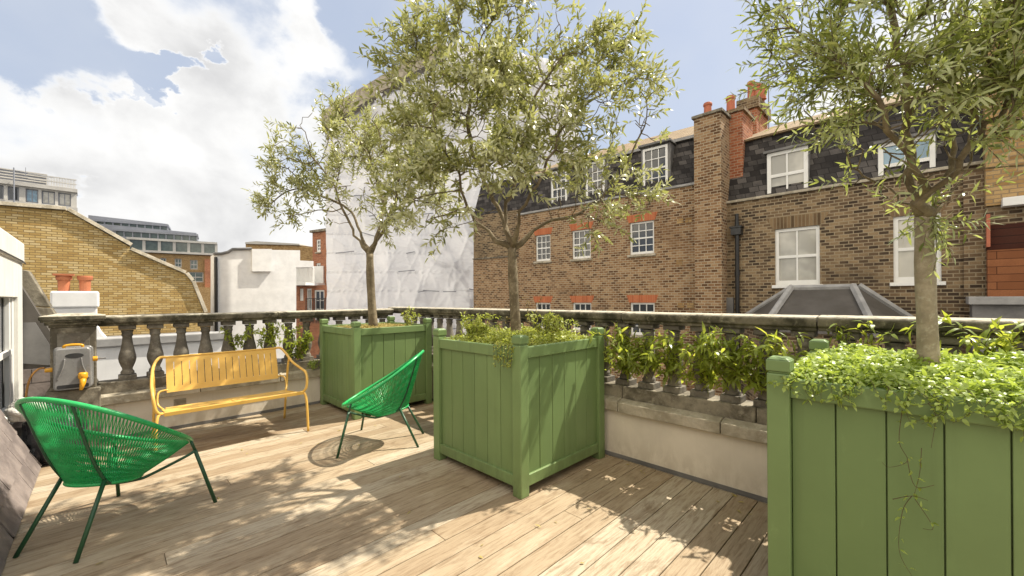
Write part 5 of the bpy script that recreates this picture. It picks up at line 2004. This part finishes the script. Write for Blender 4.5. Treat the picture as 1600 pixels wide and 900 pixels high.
# ---- yellow brick gable
YG = 19.0
fn = Facade('yellow_gable_house', ony(-60, YG), ony(322, YG), 'yellow brick gable wall with pale stone coping stepping down to the right', 'house')
out = [(-60, 640), (-60, 313), (0, 321), (104, 329), (203, 386), (203, 391), (289, 428), (299, 440), (318, 487), (345, 640)]
fn.poly('wall', out, 0, 6, M['brick_yellow'])
cl = [(-62, 313), (0, 321), (104, 329), (204, 385)]
cl2 = [(203, 391), (289, 428), (299, 440), (319, 489)]
b = MB()
for seg in (cl, cl2):
    pts = [Vector((fn.loc(*p)[0], 0, fn.loc(*p)[1])) for p in seg]
    for p, q in zip(pts[:-1], pts[1:]):
        dirv = (q - p).normalized()
        nn = Vector((-dirv.z, 0, dirv.x))
        if nn.z < 0:
            nn = -nn
        nseg = max(1, int((q - p).length / 0.95))
        for k in range(nseg):
            a, c = p.lerp(q, k / nseg), p.lerp(q, (k + 1) / nseg) - dirv * .008
            z1_, z2_ = nn * .004, nn * .115
            b.hexa([a + z1_ + Vector((0, -.10, 0)), c + z1_ + Vector((0, -.10, 0)), c + z1_ + Vector((0, .5, 0)), a + z1_ + Vector((0, .5, 0))],
                   [a + z2_ + Vector((0, -.08, 0)), c + z2_ + Vector((0, -.08, 0)), c + z2_ + Vector((0, .5, 0)), a + z2_ + Vector((0, .5, 0))])
b.build('stone_coping', M['ledge'], fn.root, bevel=.008)

# ---- white chimney with two terracotta pots
YC = 11.0
fo = Facade('white_chimney', ony(79, YC), ony(154, YC), 'white painted chimney with two terracotta pots behind the stone pier', 'chimney')
x0, x1, z0, z1 = fo.rect(78, 155, 455, 481, 0)
fo.box('stack_head', x0, x1, 0, .75, z0, z1, M['white'], .03)
fo.box('shaft', x0 + .03, x1 - .03, .03, .72, -.6, z0 - .001, M['white'], .02)
b = MB()
xs_, zs_ = [], []
prof = [fo.loc(*p) for p in ((146, 490), (150, 505), (158, 520), (170, 533), (175, 545), (175, 640), (95, 640), (95, 490))]
b.prism(prof, lambda u, v, w: (u, w, v), .78, .02)
b.build('shoulder', M['white'], fo.root, bevel=.01)
for px, nm in ((100, 0), (133, 1)):
    xx = fo.loc(px, 440, .35)[0]
    hgt = fo.loc(px, 431, .35)[1] - z1
    b = MB()
    b.lathe([(.07, 0), (.075, .01), (.082, hgt * .68), (.078, hgt * .7), (.102, hgt * .74), (.110, hgt * .9), (.104, hgt), (.085, hgt), (.075, hgt * .8)], (0, 0, 0), 22)
    if nm == 0:
        b.box(-.135, .135, -.12, .12, hgt + .001, hgt + .035)
    b.build('chimney_pot', M['terracotta'], fo.root, loc=(xx, .35, z1))

# ---- low white parapet with lead cap, seen between the balusters
fp = Facade('parapet_wall', ony(150, 10.2), ony(352, 10.2), 'low white parapet wall with grey lead capping below the yellow gable', 'wall')
zt = fp.loc(240, 538)[1]
fp.box('wall', 0, fp.L, 0, .3, SOIL, zt, M['white'])
fp.box('lead_capping', -.02, fp.L + .02, -.05, .36, zt + .001, zt + .16, M['leadl'], .02)
fp.box('gutter_board', .0, fp.L, .37, 1.6, zt - .1, zt + .10, M['lead'])
